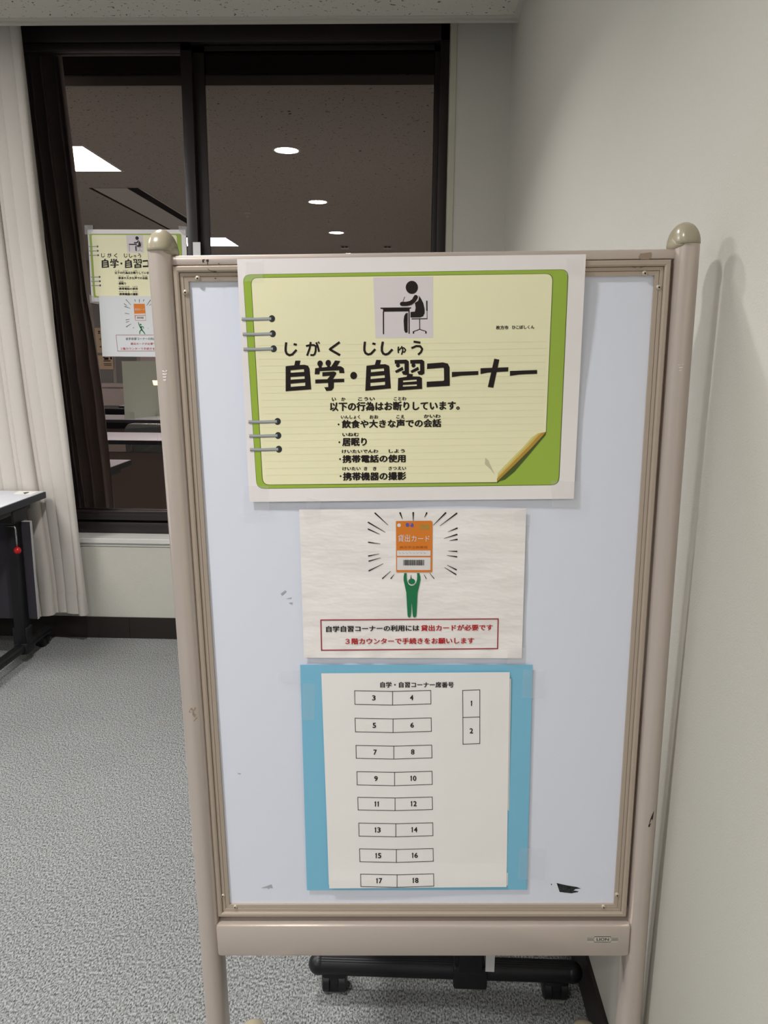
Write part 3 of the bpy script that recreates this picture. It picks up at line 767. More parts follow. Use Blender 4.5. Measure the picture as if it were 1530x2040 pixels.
def study_poster(root, S, full=True):
    """the yellow ring-binder poster; S(x, y, extra) lays a picture point on the sheet"""
    Ink().fill([(472, 516), (1167.5, 506.5), (1143, 993.5), (497, 1000)], 12).lay('laminated_sheet', M_lam, root, S, 0)
    # green binder cover with a thin dark outline
    gc = [(484.5, 547.5), (1131.5, 537), (1112.5, 965.5), (512, 973)]
    cover = Ink().fill(rounded([(gc[0][0]-.7, gc[0][1]-.7), (gc[1][0]+1.4, gc[1][1]-.7), (gc[2][0]+1.4, gc[2][1]+1), (gc[3][0]-.7, gc[3][1]+.8)], 16), 14).lay('cover_outline', M_dgreen, root, S, .0001)
    Ink().fill(rounded(gc, 15), 14).lay('printed_cover', M_green, root, S, .0002)
    pc = [(500.5, 554), (1101, 545.5), (1087.5, 860), (990.5, 960.5), (524, 965.5)]
    Ink().fill(rounded([(499.4, 553), (1102.4, 544.6), (1088.7, 861), (992, 962), (522.6, 966.4)], [14, 16, 0, 0, 14]), 14).lay('page_outline', M_dgreen, root, S, .0003)
    Ink().fill(rounded(pc, [13, 15, 0, 0, 13]), 14).lay('printed_page', M_page, root, S, .0004)
    # faint ruled lines
    ln = Ink()
    for k in range(9, 29):
        y = 566+k*13.6; x0 = 503+(y-554)*.058; x1 = 1100-(y-546)*.042
        if y > 872: x1 = 1084-(y-862)*.97
        ln.cut().stroke([(x0+4, y), (x1-4, y-(x1-x0)*.0135)], .55, step=16)
    ln.lay_each('ruled_line', M_line, root, S, .0005)
    # curled corner
    cu = A([(968, 428), (905, 435), (850, 465), (800, 520), (720, 600), (620, 700), (560, 770), (553, 850)], 860, 760, 4.25)
    Ink().poly(A([(968, 428), (965, 452), (800, 650), (700, 765), (620, 830), (553, 852), (560, 835), (760, 640)], 860, 760, 4.25)).lay('curl_shadow', M_dgreen, root, S, .0005)
    Ink().poly(A([(968, 426), (900, 438), (850, 470), (770, 560), (650, 680), (560, 775), (553, 850), (700, 705), (850, 555)], 860, 760, 4.25)).lay('curl_light', M_pale, root, S, .0006)
    Ink().poly(A([(968, 426), (905, 440), (862, 478), (800, 545), (700, 650), (560, 800), (553, 850), (700, 705), (850, 555)], 860, 760, 4.25)).lay('curl_gold', M_gold, root, S, .0007)
    Ink().poly(A([(968, 426), (925, 438), (895, 468), (830, 540), (700, 672), (553, 822), (552, 850), (700, 708), (850, 558), (930, 470)], 860, 760, 4.25)).lay('curl_edge', M_ochre, root, S, .0008)
    Ink().poly(A([(455, 645), (480, 668), (535, 790), (500, 745), (450, 700)], 860, 760, 4.25)).lay('curl_tail', mat('print_curl_grey', rgb(204, 200, 164), .3, .4), root, S, .0006)
    # rings
    for (x0, x1, y) in [(481.5, 541.6, 634.8), (483.5, 543, 664.8), (485, 545, 694.8), (495, 553, 839.6), (496.6, 554, 867.6), (498, 555.4, 894.9)]:
        Ink().ell((x1, y), 6.4, 6.9).lay('ring_hole', M_ringd, root, S, .0006)
        i = Ink(); i.stroke([(x0, y+.9), ((x0+x1)/2, y+1.2), (x1-1, y+.2)], 6.2, step=8); i.lay('ring_outline', M_greyink, root, S, .0007)
        i = Ink(); i.stroke([(x0, y), ((x0+x1)/2, y+.1), (x1-1.5, y-.4)], 4.0, step=8); i.lay('ring', M_ring, root, S, .0008)
    # pictogram of a person writing at a desk
    a = lambda p: A(p, 740, 540, 10.93)
    Ink().fill(a([(38, 138), (1340, 118), (1345, 1455), (92, 1462)]), 14).lay('pictogram_ground', M_pict, root, S, .0005)
    i = Ink()
    c = a([(880, 355)])[0]; i.ell(c, 133/10.93, 143/10.93, 32)
    i.poly(a([(1030, 530), (1080, 600), (1130, 700), (1158, 830), (1158, 920), (1125, 985), (1060, 1010), (850, 1012), (850, 890), (945, 882), (962, 800), (945, 690), (1020, 620)]))
    i.poly(a([(790, 905), (740, 925), (712, 980), (700, 1080), (712, 1290), (735, 1340), (765, 1345), (788, 1330)]))
    i.poly(a([(195, 797), (865, 790), (865, 812), (830, 822), (830, 877), (255, 885), (250, 828), (200, 824)]))
    for p, w_ in [([(260, 880), (263, 1375)], 26), ([(818, 870), (820, 1365)], 24), ([(725, 560), (685, 665)], 10), ([(1205, 645), (1208, 865)], 28), ([(1210, 860), (1212, 1035)], 11),
                  ([(872, 1042), (1222, 1036)], 19), ([(1048, 1045), (1050, 1270)], 18), ([(905, 1320), (1048, 1268), (1195, 1315)], 17), ([(915, 1315), (915, 1362)], 30), ([(1186, 1315), (1186, 1362)], 30)]:
        i.stroke(a(p), w_/10.93, step=4)
    i.lay('pictogram', K, root, S, .0007)
    Ink().stroke(a([(975, 530), (1028, 560), (1010, 640), (930, 690), (850, 735)]), 118/10.93*.16, step=2).lay('arm_outline', M_pict, root, S, .0008)
    Ink().stroke(a([(965, 565), (920, 645), (850, 695), (760, 715), (665, 715)]), 92/10.93, step=2, round_=True).lay('pictogram_arm', K, root, S, .0009)
    # caption at the top right
    Ink().text('枚方市', 988, 648.6, 1013, 656.6, -.012, .035).text('ひこぼしくん', 1020, 648.2, 1064.5, 655.6, -.012, .04).lay('caption', K, root, S, .0007)
    # headline
    h = Ink(); P = lambda p: A(p, 550, 660, 5.1); Q = lambda p: A(p, 800, 660, 5.1)
    h.poly(P([(97, 355), (185, 345), (195, 298), (248, 298), (238, 342), (290, 340), (325, 350), (340, 378), (357, 590), (97, 610)]),
           [P([(147, 396), (282, 384), (285, 412), (147, 422)]), P([(147, 465), (290, 456), (290, 482), (147, 493)]), P([(147, 533), (296, 520), (296, 554), (149, 565)])])
    h.cut()
    h.ell(P([(447, 328)])[0], 5.5, 6.2); h.ell(P([(530, 322)])[0], 5.5, 6.2); h.stroke(P([(447, 340), (450, 375)]), 6); h.stroke(P([(532, 335), (535, 368)]), 6)
    h.poly(P([(397, 375), (560, 358), (600, 296), (652, 302), (622, 354), (660, 356), (688, 375), (694, 425), (643, 425), (640, 396), (445, 405), (440, 437), (392, 437)]))
    h.poly(P([(470, 416), (590, 408), (612, 420), (608, 440), (578, 485), (692, 482), (692, 516), (588, 520), (586, 575), (565, 602), (510, 607), (490, 568), (530, 566), (528, 524), (398, 530), (398, 490), (520, 487), (548, 452), (470, 458)]))
    h.cut()
    h.ell(P([(788, 450)])[0], 6.8, 7.4)
    h.cut()
    h.poly(P([(918, 350), (1003, 340), (1018, 290), (1066, 292), (1056, 336), (1110, 334), (1148, 350), (1152, 370), (1166, 580), (906, 605)]),
           [P([(963, 388), (1095, 376), (1097, 403), (963, 416)]), P([(960, 458), (1103, 445), (1105, 472), (960, 486)]), P([(958, 524), (1107, 512), (1107, 545), (958, 558)])])
    h.cut()
    for dx in (0, 158):
        h.poly(P([(1204+dx, 292), (1325+dx, 288), (1348+dx, 305), (1350+dx, 430), (1325+dx, 445), (1290+dx, 440), (1276+dx, 410), (1305+dx, 402), (1305+dx, 328), (1207+dx, 330)]))
        h.ell(P([(1238+dx, 346)])[0], 4, 4.2); h.poly(P([(1208+dx, 402), (1285+dx, 360), (1295+dx, 392), (1220+dx, 425)]))
    h.poly(P([(1240, 475), (1325, 462), (1338, 428), (1392, 437), (1385, 458), (1460, 460), (1482, 475), (1484, 585), (1236, 602)]),
           [P([(1290, 500), (1428, 490), (1428, 508), (1290, 518)]), P([(1288, 546), (1430, 538), (1430, 555), (1288, 562)])])
    h.cut()
    h.poly(Q([(260, 328), (420, 316), (470, 328), (488, 365), (490, 555), (255, 568), (255, 512), (425, 503), (432, 495), (430, 380), (425, 370), (258, 384)]))
    h.cut()
    h.poly(Q([(511, 413), (780, 404), (780, 443), (600, 452), (511, 466)]))
    h.cut()
    h.poly(Q([(802, 375), (1085, 365), (1083, 408), (880, 420), (802, 435)])); h.poly(Q([(942, 278), (994, 288), (932, 574), (876, 566)]))
    h.cut()
    h.poly(Q([(1101, 403), (1377, 393), (1377, 432), (1200, 440), (1101, 454)]))
    h.lay_each('headline_character', K, root, S, .0007)
    g = Ink()
    def sk(p, w_): g.stroke(P(p), w_/5.1, step=1.6)
    for dx, dy in ((0, 0), (800, -7)):
        g.cut()
        sk([(103+dx, 112+dy), (97+dx, 165+dy), (97+dx, 200+dy), (108+dx, 228+dy), (135+dx, 243+dy), (165+dx, 235+dy), (208+dx, 188+dy)], 23)
        sk([(178+dx, 130+dy), (210+dx, 138+dy)], 22)
    g.cut()
    sk([(303, 150), (345, 140), (385, 140), (403, 152), (402, 200), (392, 232), (375, 243), (348, 240)], 20); sk([(352, 108), (342, 170), (315, 248)], 20); sk([(408, 112), (425, 160), (436, 208)], 20); sk([(428, 105), (440, 125)], 14)
    g.cut()
    sk([(646, 110), (545, 183), (650, 243)], 24)
    g.cut()
    sk([(1085, 105), (1075, 160), (1075, 200), (1088, 226), (1112, 236), (1140, 228), (1183, 183)], 24)
    g.cut()
    sk([(1243, 155), (1240, 190), (1243, 222)], 14); sk([(1245, 195), (1268, 170), (1298, 168), (1316, 188), (1305, 212), (1280, 208)], 14); sk([(1275, 150), (1288, 190), (1275, 238)], 14)
    g.cut()
    sk([(1397, 105), (1466, 116)], 22); sk([(1375, 172), (1425, 150), (1465, 152), (1485, 180), (1472, 212), (1443, 238)], 22)
    g.lay_each('headline_reading', K, root, S, .0007)
    b = Ink(); bo = .05
    b.cut()
    b.text('以下の行為はお断りしています。', 657, 801, 916, 819.5, -.010, bo)
    b.cut()
    b.ell((674.5, 845.5), 1.8); b.text('飲食や大きな声での会話', 680.6, 836.5, 879.5, 853.5, -.012, bo)
    b.cut()
    b.ell((676, 881), 1.8); b.text('居眠り', 681.5, 872.5, 731, 889, -.010, bo)
    b.cut()
    b.ell((677.5, 914.6), 1.8); b.text('携帯電話の使用', 682, 906.5, 808.4, 922.5, -.010, bo)
    b.cut()
    b.ell((678.5, 948.6), 1.8); b.text('携帯機器の撮影', 683, 941, 809.4, 957.8, -.010, bo)
    b.lay_each('text_line', K, root, S, .0007)
    r = Ink(); ro = .045
    for st, x0, x1, y0 in [('い', 661, 669.5, 791.8), ('か', 679.6, 688.4, 791.6), ('こうい', 713, 746.8, 791.2), ('ことわ', 784.5, 809.4, 790.6), ('いんしょく', 679, 717.4, 827.2), ('おお', 736, 753.8, 827),
                           ('こえ', 789.4, 806, 826.6), ('かいわ', 844, 877.6, 825.6), ('いねむ', 682, 715, 862.2), ('けいたいでんわ', 681, 753.4, 895.8), ('しよう', 774.4, 806.6, 895),
                           ('けいたい', 682, 718.4, 930.2), ('き', 724.7, 732, 930), ('き', 742.7, 750.2, 930), ('さつえい', 773.7, 809.2, 929.4)]:
        r.cut().text(st, x0, y0, x1, y0+7.2, -.010, ro)
    r.lay_each('reading_mark', K, root, S, .0007)

# --- poster 1 on the board
lift1 = lambda x, w: .0022 + .0068*(1-ss(-.005, .20, w)) + .0006*math.sin(x*21+.6)*math.sin(w*17) + .0012*ss(.22, .30, w)*(.5+.5*math.sin(x*16))
S1 = board_surface(lift1)
def center(S, pts):
    v = Vector((0, 0, 0))
    for p in pts: v += S(*p)
    return v/len(pts)
def board_root(name, S, pts, *a):
    M = BM.copy(); c = center(S, pts); M.translation = c; return empty(name, M, *a)
r1 = board_root('study_corner_poster', S1, [(472, 516), (1167.5, 506.5), (1143, 993.5), (497, 1000)],
                'large laminated yellow and green poster with black Japanese headline, top of the whiteboard', 'poster')
study_poster(r1, S1)
def tape(root, S, pts, ex=.0016, m=M_tape): Ink().fill(pts, 10).lay('tape', m, root, S, ex)
tape(r1, S1, [(486, 517), (523, 516), (524, 560), (488, 561)], .0016, M_tape)
tape(r1, S1, [(1128, 514), (1160, 512), (1158, 546), (1126, 548)])
# --- sheet 2
lift2 = lambda x, w: .0012 + .0004*math.sin(x*40)*math.sin(w*60) + .0013*ss(.49, .512, w)*(.5+.5*math.sin(x*95+2*math.sin(x*31)))
S2 = board_surface(lift2)
c2 = [(596, 1015), (1048.5, 1012.5), (1039.5, 1311.5), (605.5, 1310.5)]
r2 = board_root('library_card_notice', S2, c2, 'wrinkled white notice, orange card over green figure, middle of the whiteboard', 'notice')
Ink().fill(c2, 4.5).lay('paper_sheet', M_sheet2, r2, S2, 0)
a6 = lambda p: A(p, 690, 1010, 6.12); a5 = lambda p: A(p, 580, 1000, 3.06)
def card_print(root, S, c, lays=.0004):
    pass
ry = Ink()
for t, n_, w_ in [((350, 75), (508, 220), 15), ((268, 188), (475, 308), 15), ((268, 270), (408, 333), 14), ((270, 430), (415, 450), 13), ((270, 597), (400, 573), 13), ((275, 660), (420, 620), 13), ((275, 778), (450, 692), 13),
                  ((440, 872), (540, 783), 11), ((543, 872), (583, 822), 11), ((655, 72), (683, 148), 18), ((815, 70), (815, 170), 18), ((980, 72), (952, 128), 16), ((1210, 72), (1058, 225), 17), ((1345, 78), (1140, 232), 16),
                  ((1350, 258), (1240, 303), 15), ((1348, 335), (1190, 385), 15), ((1350, 396), (1258, 410), 15), ((1347, 542), (1243, 538), 14), ((1345, 608), (1228, 590), 14), ((1340, 765), (1228, 708), 14), ((1335, 822), (1197, 738), 14),
                  ((1068, 872), (1015, 805), 9), ((972, 872), (947, 822), 9), ((788, 880), (788, 828), 12)]:
    ry.cut().stroke(a6([t, n_]), w_/6.12*1.1, 4.5/6.12, step=6)
    ry.ell(a6([t])[0], w_/6.12*.55, n=10)
ry.lay_each('burst_stroke', K, r2, S2, .0005)
Ink().fill(rounded(a6([(605, 172), (1050, 168), (1046, 796), (608, 796)]), [1, 4, 3, 1]), 8).lay('printed_card', M_orange, r2, S2, .0006)
Ink().ell(a6([(642, 223)])[0], 3.7).cut().poly(a6([(617, 531), (1026, 531), (1025, 596), (618, 596)])).cut().poly(a6([(618, 614), (1026, 614), (1025, 769), (619, 769)])).lay_each('card_white_field', M_white, r2, S2, .0008)
Ink().text('貸出カード', *a6([(628, 345)])[0], *a6([(1014, 425)])[0], 0, .0).text('かしだし', *a6([(655, 335)])[0], *a6([(790, 352)])[0], 0, .0).lay('card_title', M_white, r2, S2, .0008)
Ink().text('枚方市立図書館', *a6([(650, 476)])[0], *a6([(988, 506)])[0], 0, .0).lay('card_subtitle', M_brownink, r2, S2, .0008)
Ink().ell(a6([(745, 218)])[0], 3.6, 4).ell(a6([(800, 222)])[0], 3.4, 4).lay('card_emblem', M_blueink, r2, S2, .0008)
Ink().ell(a6([(778, 208)])[0], 2.6, 2.4).lay('card_emblem_pink', mat('print_pink', rgb(214, 110, 130), .4, .3), r2, S2, .0009)
Ink().text('図書', *a6([(900, 212)])[0], *a6([(1014, 275)])[0], 0, .01).lay('card_stamp', M_oliveink, r2, S2, .0008)
sg = Ink(); rnd = random.Random(5)
for k in range(8):
    x = 640+k*43; sg.stroke(a6([(x, 548+rnd.uniform(-6, 6)), (x+14, 570), (x+24, 556+rnd.uniform(-6, 6))]), .45, step=2)
sg.lay('handwriting', M_greyink, r2, S2, .001)
bc = Ink(); x = 694.0
while x < 945:
    w_ = rnd.choice([3, 4, 6, 8]); bc.poly(a6([(x, 645), (x+w_, 645), (x+w_, 712), (x, 712)])); x += w_+rnd.choice([3, 4, 6])
bc.lay('barcode', K, r2, S2, .001)
fg = Ink(); fg.ell(a6([(797, 908)])[0], 41/6.12, 35/6.12)
fg.poly(a6([(706, 806), (735, 806), (734, 850), (740, 900), (755, 938), (780, 958), (800, 962), (825, 955), (848, 930), (860, 895), (864, 850), (862, 806), (890, 806), (902, 850), (903, 890), (888, 960), (868, 1045), (862, 1180), (854, 1325), (845, 1342), (828, 1348), (812, 1338), (806, 1290), (800, 1180),
             (794, 1180), (790, 1290), (784, 1338), (768, 1348), (752, 1342), (746, 1320), (738, 1180), (731, 1045), (712, 960), (698, 890), (698, 850)]))
fg.lay('green_figure', M_fig, r2, S2, .0007)
Ink().quad(a5([(181, 720), (1262, 713), (1258, 894), (185, 904)]), 2.1).lay('text_box', M_redbox, r2, S2, .0005)
Ink().text('自学自習コーナーの利用には', *a5([(213, 756)])[0], *a5([(782, 794)])[0], -.012, .035).lay('notice_text', K, r2, S2, .0006)
Ink().text('貸出カードが必要です', *a5([(790, 750)])[0], *a5([(1230, 788)])[0], -.010, .035).text('３階カウンターで手続きをお願いします', *a5([(330, 831)])[0], *a5([(1116, 869)])[0], -.006, .035).lay('notice_text_red', M_redink, r2, S2, .0006, 'red lettering')
# tape pieces at the sheet corners
lt = lambda x, w: .0016
tape(r1, S1, [(478, 967), (535, 968), (537, 1024), (477, 1025)], .0004)
tape(r1, S1, [(1098, 957), (1162, 960), (1160, 1013), (1100, 1010)], .0004)
tape(r1, S1, [(612, 992), (640, 996), (636, 1015), (610, 1012)], .0005)
tape(r2, S2, [(603, 1016), (638, 1014), (635, 1043), (606, 1046)], .0012)
tape(r2, S2, [(1026, 1018), (1060, 1014), (1058, 1046), (1024, 1050)], .0014)
tape(r2, S2, [(1012, 1292), (1046, 1290), (1044, 1322), (1010, 1326)], .0016)
# --- sheet 3
lift3b = lambda x, w: .0009
S3b = board_surface(lift3b)
lift3 = lambda x, w: .0024 + .0012*ss(.84, .875, w) + .0012*math.sin((x-w*.6)*14)
S3 = board_surface(lift3)
c3 = [(598, 1324.5), (1061, 1324.5), (1049.5, 1772.5), (611.5, 1773.5)]
r3 = board_root('seat_plan_notice', S3b, c3, 'white seat-number plan on a sky-blue backing card, lowest on the whiteboard', 'notice')
o = Ink().fill(c3, 30).lay('backing_card', M_blue, r3, S3b, 0, 'sky-blue backing card')
Ink().fill([(642, 1346), (1018, 1352), (1011.5, 1764), (655, 1762)], 20).lay('rear_sheet', M_sheet3, r3, S3, -.0010)
Ink().fill([(640, 1341.5), (1015.5, 1339), (1009, 1767), (656, 1770)], 16).lay('front_sheet', M_sheet3, r3, S3, 0)
rows = [(706.5, 782, 858, 1376, 1403.5), (707.4, 783, 859, 1430.8, 1458.2), (709, 784.5, 860, 1485, 1511), (711, 786, 860.6, 1537.2, 1564), (712.7, 787, 861, 1588.4, 1613.8), (714.7, 788.5, 862, 1639.7, 1666), (716.3, 789.6, 862.8, 1691, 1717), (718.3, 791, 863.8, 1741.4, 1767)]
bx = Ink(); nb = Ink()
def num(t, cx, cy):
    wd = {'1': 2.6}; nb.cut(); tw = sum(4.0 if c == '1' else 7.0 for c in t)+1.6*(len(t)-1); x = cx-tw/2
    for c in t:
        if c == '1':
            nb.poly([(x+.2, cy-2.6), (x+1.9, cy-5.2), (x+3.5, cy-5.2), (x+3.3, cy+5.2), (x+1.3, cy+5.2), (x+1.5, cy-2.6), (x+.9, cy-1.9)]); x += 5.6; continue
        ww = 4.0 if c == '1' else 7.0
        nb.text(c, x, cy-5.2, x+ww, cy+5.2, 0, .03, .0); x += ww+1.6
for k, (a, b_, c, t, bt) in enumerate(rows):
    bt = min(bt, 1766.5)
    bx.cut().quad([(a, t), (b_, t+1.4), (b_, bt+1.2), (a+.6, bt-.3)], 1.15).cut().quad([(b_, t+1.4), (c, t-.6), (c+.5, bt-1.2), (b_, bt+1.2)], 1.15)
    n = 3+2*k; num(str(n), (a+b_)/2+.5, (t+bt)/2+.6); num(str(n+1), (b_+c)/2, (t+bt)/2)
bx.cut().quad([(921.6, 1375.5), (955.8, 1374.2), (955.8, 1428.4), (922, 1429.4)], 1.15).cut().quad([(922, 1429.4), (955.8, 1428.4), (955.8, 1481.4), (922.2, 1482.6)], 1.15)
num('1', 939, 1401); num('2', 939, 1456)
bx.lay_each('seat_box', K, r3, S3, .0003); nb.lay_each('seat_number', K, r3, S3, .0004)
Ink().text('自学・自習コーナー席番号', 757.5, 1358.4, 904, 1370, -.0, .03).lay('plan_title', K, r3, S3, .0004)
tape(r3, S3b, [(553, 1337), (599, 1335), (599, 1362), (555, 1362)], .0006)
tape(r3, S3b, [(602, 1362), (628, 1362), (626, 1435), (603, 1435)], .0005)
tape(r3, S3b, [(1042, 1334), (1086, 1336), (1082, 1392), (1040, 1390)], .0006)
tape(r3, S3b, [(1034, 1690), (1088, 1690), (1084, 1752), (1032, 1752)], .0006)

# marks on the board itself
flat = board_surface(lambda x, w: -.0019)
M_smudge = mat('black_residue', rgb(52, 54, 58), 0.5, 0.3, mottle=(300, rgb(24, 24, 26), .4, .6)); M_smudgeg = mat('grey_residue', rgb(176, 178, 186), 0.5, 0.3)
a8 = lambda p: A(p, 860, 1700, 2.833)
Ink().poly(a8([(705, 167), (722, 172), (770, 182), (818, 190), (843, 199), (812, 201), (800, 210), (828, 214), (826, 219), (806, 222), (790, 226), (722, 218)])).poly(a8([(672, 172), (680, 173), (676, 182)])).lay('tape_residue', M_smudge, brd, flat, .0002, 'black scrap of residue')
a7 = lambda p: A(p, 360, 1700, 2.833)
Ink().poly(a7([(453, 196), (500, 180), (512, 175), (521, 198), (508, 194), (498, 198), (496, 205), (492, 196)])).cut().poly([(559, 1183), (568, 1176), (571, 1178), (562, 1187)]).cut().poly([(570, 1193), (581, 1190), (580, 1193)]).cut().poly([(575, 1201), (583, 1200), (582, 1205)]).cut().poly([(472, 1540), (481, 1541), (477, 1543)]).lay_each('grey_scuff', M_smudgeg, brd, flat, .0002)
# maker's plate on the rail
rail = board_surface(lambda x, w: .0141)
Ink().fill([(1169.5, 1866), (1232, 1866), (1231.5, 1877.5), (1169.5, 1877.5)], 20).lay('maker_plate', mat('plate_silver', rgb(196, 190, 180), .35, .5), brd, rail, .0001, 'small silver maker plate')
i = Ink()
i.stroke([(1170, 1868.9), (1184, 1868.9), (1184, 1866.4), (1217, 1866.4), (1217, 1868.9), (1231.5, 1868.9)], .9, step=3)
i.stroke([(1170, 1873.9), (1184, 1873.9), (1184, 1876.6), (1217, 1876.6), (1217, 1873.9), (1231.5, 1873.9)], .9, step=3)
i.stroke([(1170, 1871.4), (1183, 1871.4)], .8, step=3).stroke([(1218, 1871.4), (1231.5, 1871.4)], .8, step=3)
i.text('LION', 1188.5, 1868.6, 1213, 1874.4, 0, .02).lay('plate_lettering', K, brd, rail, .0002)
# scuffs on posts and bar
def post_pt(s):
    def f(u, v, extra=0.0):
        y = -.015
        for _ in range(4):
            p = bl(u, v, y); dx = max(-.0149, min(.0149, p.x-PX[s])); y = (-.017+.0152) - math.sqrt(.0152**2-dx*dx) - extra
        return BM @ Vector((p.x, y, p.z))
    return f
M_chip = mat('paint_chip', rgb(158, 140, 124), 0.6, 0.2); M_worn = mat('worn_white', rgb(226, 222, 220), 0.5, 0.3); M_mark = mat('dark_mark', rgb(60, 52, 46), 0.6, 0.2)
aq = lambda p: A(p, 300, 1240, 5.1)
Ink().poly(aq([(388, 905), (410, 870), (460, 862), (458, 885), (440, 900), (445, 930), (462, 935), (458, 958), (440, 962), (425, 940), (425, 910), (395, 918)])).poly(aq([(470, 962), (474, 970), (440, 1008), (436, 1000)])).lay('paint_chip', M_chip, brd, post_pt('l'), .0002)
i = Ink()
for k, y in enumerate((738, 744, 750, 756)): i.poly([(322.5+k*.6, y), (333.5-k*.8, y-.6), (331.5-k*.6, y+2.6), (324+k*.6, y+2.6)])
i.lay('worn_mark', M_worn, brd, post_pt('l'), .0002)
i = Ink()
for k, y in enumerate((725, 731, 737)): i.poly([(1351+k*.8, y+.6), (1362-k*2, y), (1362-k*2, y+1.4), (1352+k*.8, y+2.4)])
i.lay('worn_mark', M_worn, brd, post_pt('r'), .0002)
Ink().poly([(1303, 1615), (1301, 1630), (1294, 1648), (1291, 1647), (1297, 1628)]).lay('scratch', M_mark, brd, post_pt('r'), .0002)
bar = board_surface(lambda x, w: .0046)
ab = lambda p: A(p, 280, 440, 6.375)
Ink().poly(ab([(785, 490), (815, 488), (818, 500), (800, 505), (812, 528), (790, 530), (782, 515)])).poly(ab([(830, 495), (862, 488), (868, 515), (858, 520), (856, 553), (846, 553), (848, 520), (836, 518)])).poly(ab([(985, 535), (1003, 538), (1000, 548), (988, 546)])).lay('dark_mark', M_mark, brd, bar, .0001)
Ink().poly([(1276, 505), (1297, 502.5), (1299, 505), (1298, 514), (1292, 517), (1276, 516.5), (1272.5, 512)]).lay('paint_chip', M_chip, brd, bar, .0001)
fr = board_surface(lambda x, w: .0063)
Ink().stroke(ab([(852, 607), (880, 632), (920, 645), (965, 648)]), 1.0, step=3).ell(ab([(945, 650)])[0], 3, 1.5).poly(ab([(940, 722), (968, 730), (945, 740)])).lay('dark_mark', M_mark, brd, fr, .0001)
Ink().stroke([(1259, 532), (1267, 532.6)], 1.0).stroke([(1275, 533), (1287, 530.5)], 1.0).lay('dark_mark', M_mark, brd, fr, .0001)

# --- posters taped to the window glass
GP = GY-.004
def glass_surface(u, v, extra=0.0):        # for points read straight from the picture
    return at_y(u, v, GP-extra*1.5)
bTL, bTR, bBL = S1(472, 516), S1(1167.5, 506.5), S1(497, 1000)
gTL, gTR, gBL = at_y(174, 457, GP), at_y(370, 456.5, GP), at_y(186.5, 601, GP)
def copy_surface(u, v, extra=0.0):         # same artwork, carried over to the smaller-looking copy on the glass
    p = BI @ S1(u, v, 0); a = BI @ bTL; b = BI @ bTR; c = BI @ bBL
    s_ = (p.x-a.x)/(b.x-a.x); t_ = (p.z-a.z)/(c.z-a.z)
    x = gTL.x + (gTR.x-gTL.x)*s_; z = gTL.z + (gBL.z-gTL.z)*t_
    return Vector((x, GP-extra*1.5, z))
r4 = empty('study_corner_poster', ((gTL.x+gTR.x)/2, GP, (gTL.z+gBL.z)/2), 'second yellow and green poster, taped to the window glass left of the board', 'poster')
study_poster(r4, copy_surface)
def gtape(pts, root): Ink().fill(pts, 5).lay('tape', M_tapeg, root, glass_surface, .0012)
gtape([(168, 448.5), (185, 448.5), (185.5, 459), (178, 468), (169, 467)], r4)
gtape([(355, 450), (377, 452), (374, 470), (364, 468), (357, 460)], r4)
gtape([(178, 587), (198, 594), (196, 606), (179, 603)], r4)
gs2 = lambda u, v, e=0.0: at_y(u, v, GP-.0022-e*1.5)
c5 = [at_y(197, 589.5, GP), at_y(207.5, 710, GP)]
r5 = empty('library_card_notice', Vector((c5[0].x+.182, GP-.002, (c5[0].z+c5[1].z)/2)), 'white notice with green running figure, on the window under the yellow poster', 'notice')
x0, x1, z0, z1 = c5[0].x, c5[0].x+.364, c5[1].z, c5[0].z
link('paper_sheet', [(x0, GP-.0021, z0), (x1, GP-.0021, z0), (x1, GP-.0021, z1), (x0, GP-.0021, z1)], [(0, 1, 2, 3)], mat('clean_white_paper', rgb(226, 228, 230), .4, .4), r5)
g5 = lambda p: A(p, 150, 420, 5.1)
i = Ink()
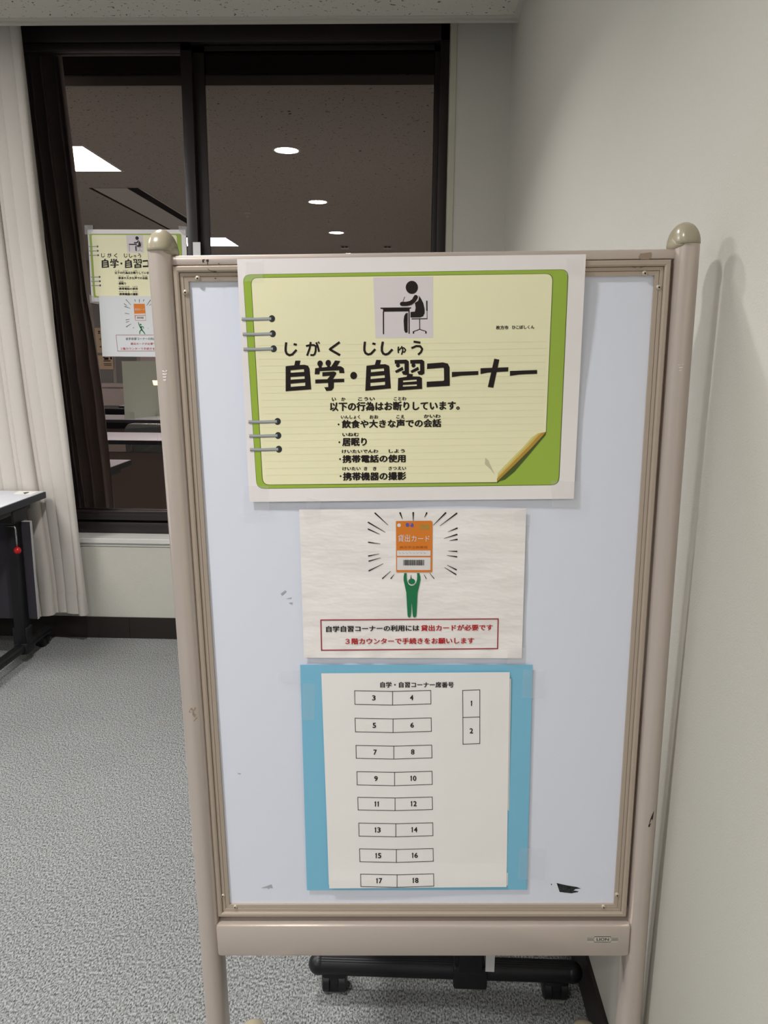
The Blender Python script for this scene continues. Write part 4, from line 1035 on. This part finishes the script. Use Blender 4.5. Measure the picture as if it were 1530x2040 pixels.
for t, n_, w_ in [((513, 900), (565, 957), 6), ((495, 942), (525, 965), 6), ((500, 970), (560, 992), 7), ((505, 1040), (550, 1048), 5), ((512, 1108), (553, 1102), 5), ((515, 1132), (550, 1122), 5), ((516, 1180), (566, 1148), 6), ((587, 1192), (597, 1183), 5),
                  ((603, 900), (612, 925), 6), ((650, 900), (650, 935), 6), ((697, 900), (690, 922), 6), ((765, 905), (725, 962), 6), ((800, 930), (752, 962), 6), ((738, 1192), (742, 1196), 5), ((860, 1000), (800, 1012), 6), ((862, 1100), (806, 1090), 6)]:
    i.cut().stroke(g5([t, n_]), w_/5.1, 3/5.1, step=4)
i.lay_each('burst_stroke', K, r5, gs2, .0003)
Ink().poly(g5([(592, 945), (704, 945), (718, 1115), (608, 1115)])).lay('card_outline', M_redpale, r5, gs2, .0004)
Ink().poly(g5([(592, 945), (704, 945), (714, 1050), (600, 1052)])).lay('printed_card', M_orange, r5, gs2, .0006)
Ink().poly(g5([(612, 1066), (712, 1064), (716, 1112), (611, 1112)])).cut().poly(g5([(602, 1046), (711, 1043), (713, 1058), (604, 1060)])).lay_each('card_white_field', M_white, r5, gs2, .0008)
Ink().text('貸出カード', *g5([(603, 990)])[0], *g5([(704, 1012)])[0], 0, .0).lay('card_title', M_white, r5, gs2, .0009)
bc = Ink(); x = 628
while x < 692: w_ = rnd.choice([2, 3]); bc.poly(g5([(x, 1076), (x+w_, 1076), (x+w_, 1096), (x, 1096)])); x += w_+2.6
bc.lay('barcode', K, r5, gs2, .001)
fgr = Ink().ell(g5([(664, 1156)])[0], 1.7)
fgr.stroke(g5([(640, 1130), (650, 1165), (668, 1190)]), 1.2, 2.6, step=2).stroke(g5([(664, 1176), (676, 1212)]), 3.4, 3.0, step=2).stroke(g5([(668, 1176), (690, 1178), (694, 1196)]), 1.8, 1.2, step=2)
fgr.stroke(g5([(672, 1208), (655, 1225), (654, 1252)]), 2.2, 1.5, step=2).stroke(g5([(674, 1208), (695, 1232), (709, 1253)]), 2.4, 1.5, step=2)
fgr.lay('green_figure', M_fig, r5, gs2, .0005)
Ink().quad([(231.2, 667.4), (352, 667.2), (353, 699.2), (234.4, 699.4)], .7).lay('text_box', M_redbox, r5, gs2, .0004)
Ink().text('自学自習コーナーの利用には', 251, 672.3, 322, 677.4, 0, .005).lay('notice_text', K, r5, gs2, .0004)
Ink().text('貸出カードが必要です', 260, 682.4, 316, 687.2, 0, .005).text('３階カウンターで手続きをお願いします', 240, 692.2, 344, 697.2, 0, .005).lay('notice_text_red', M_redink, r5, gs2, .0004, 'red lettering')
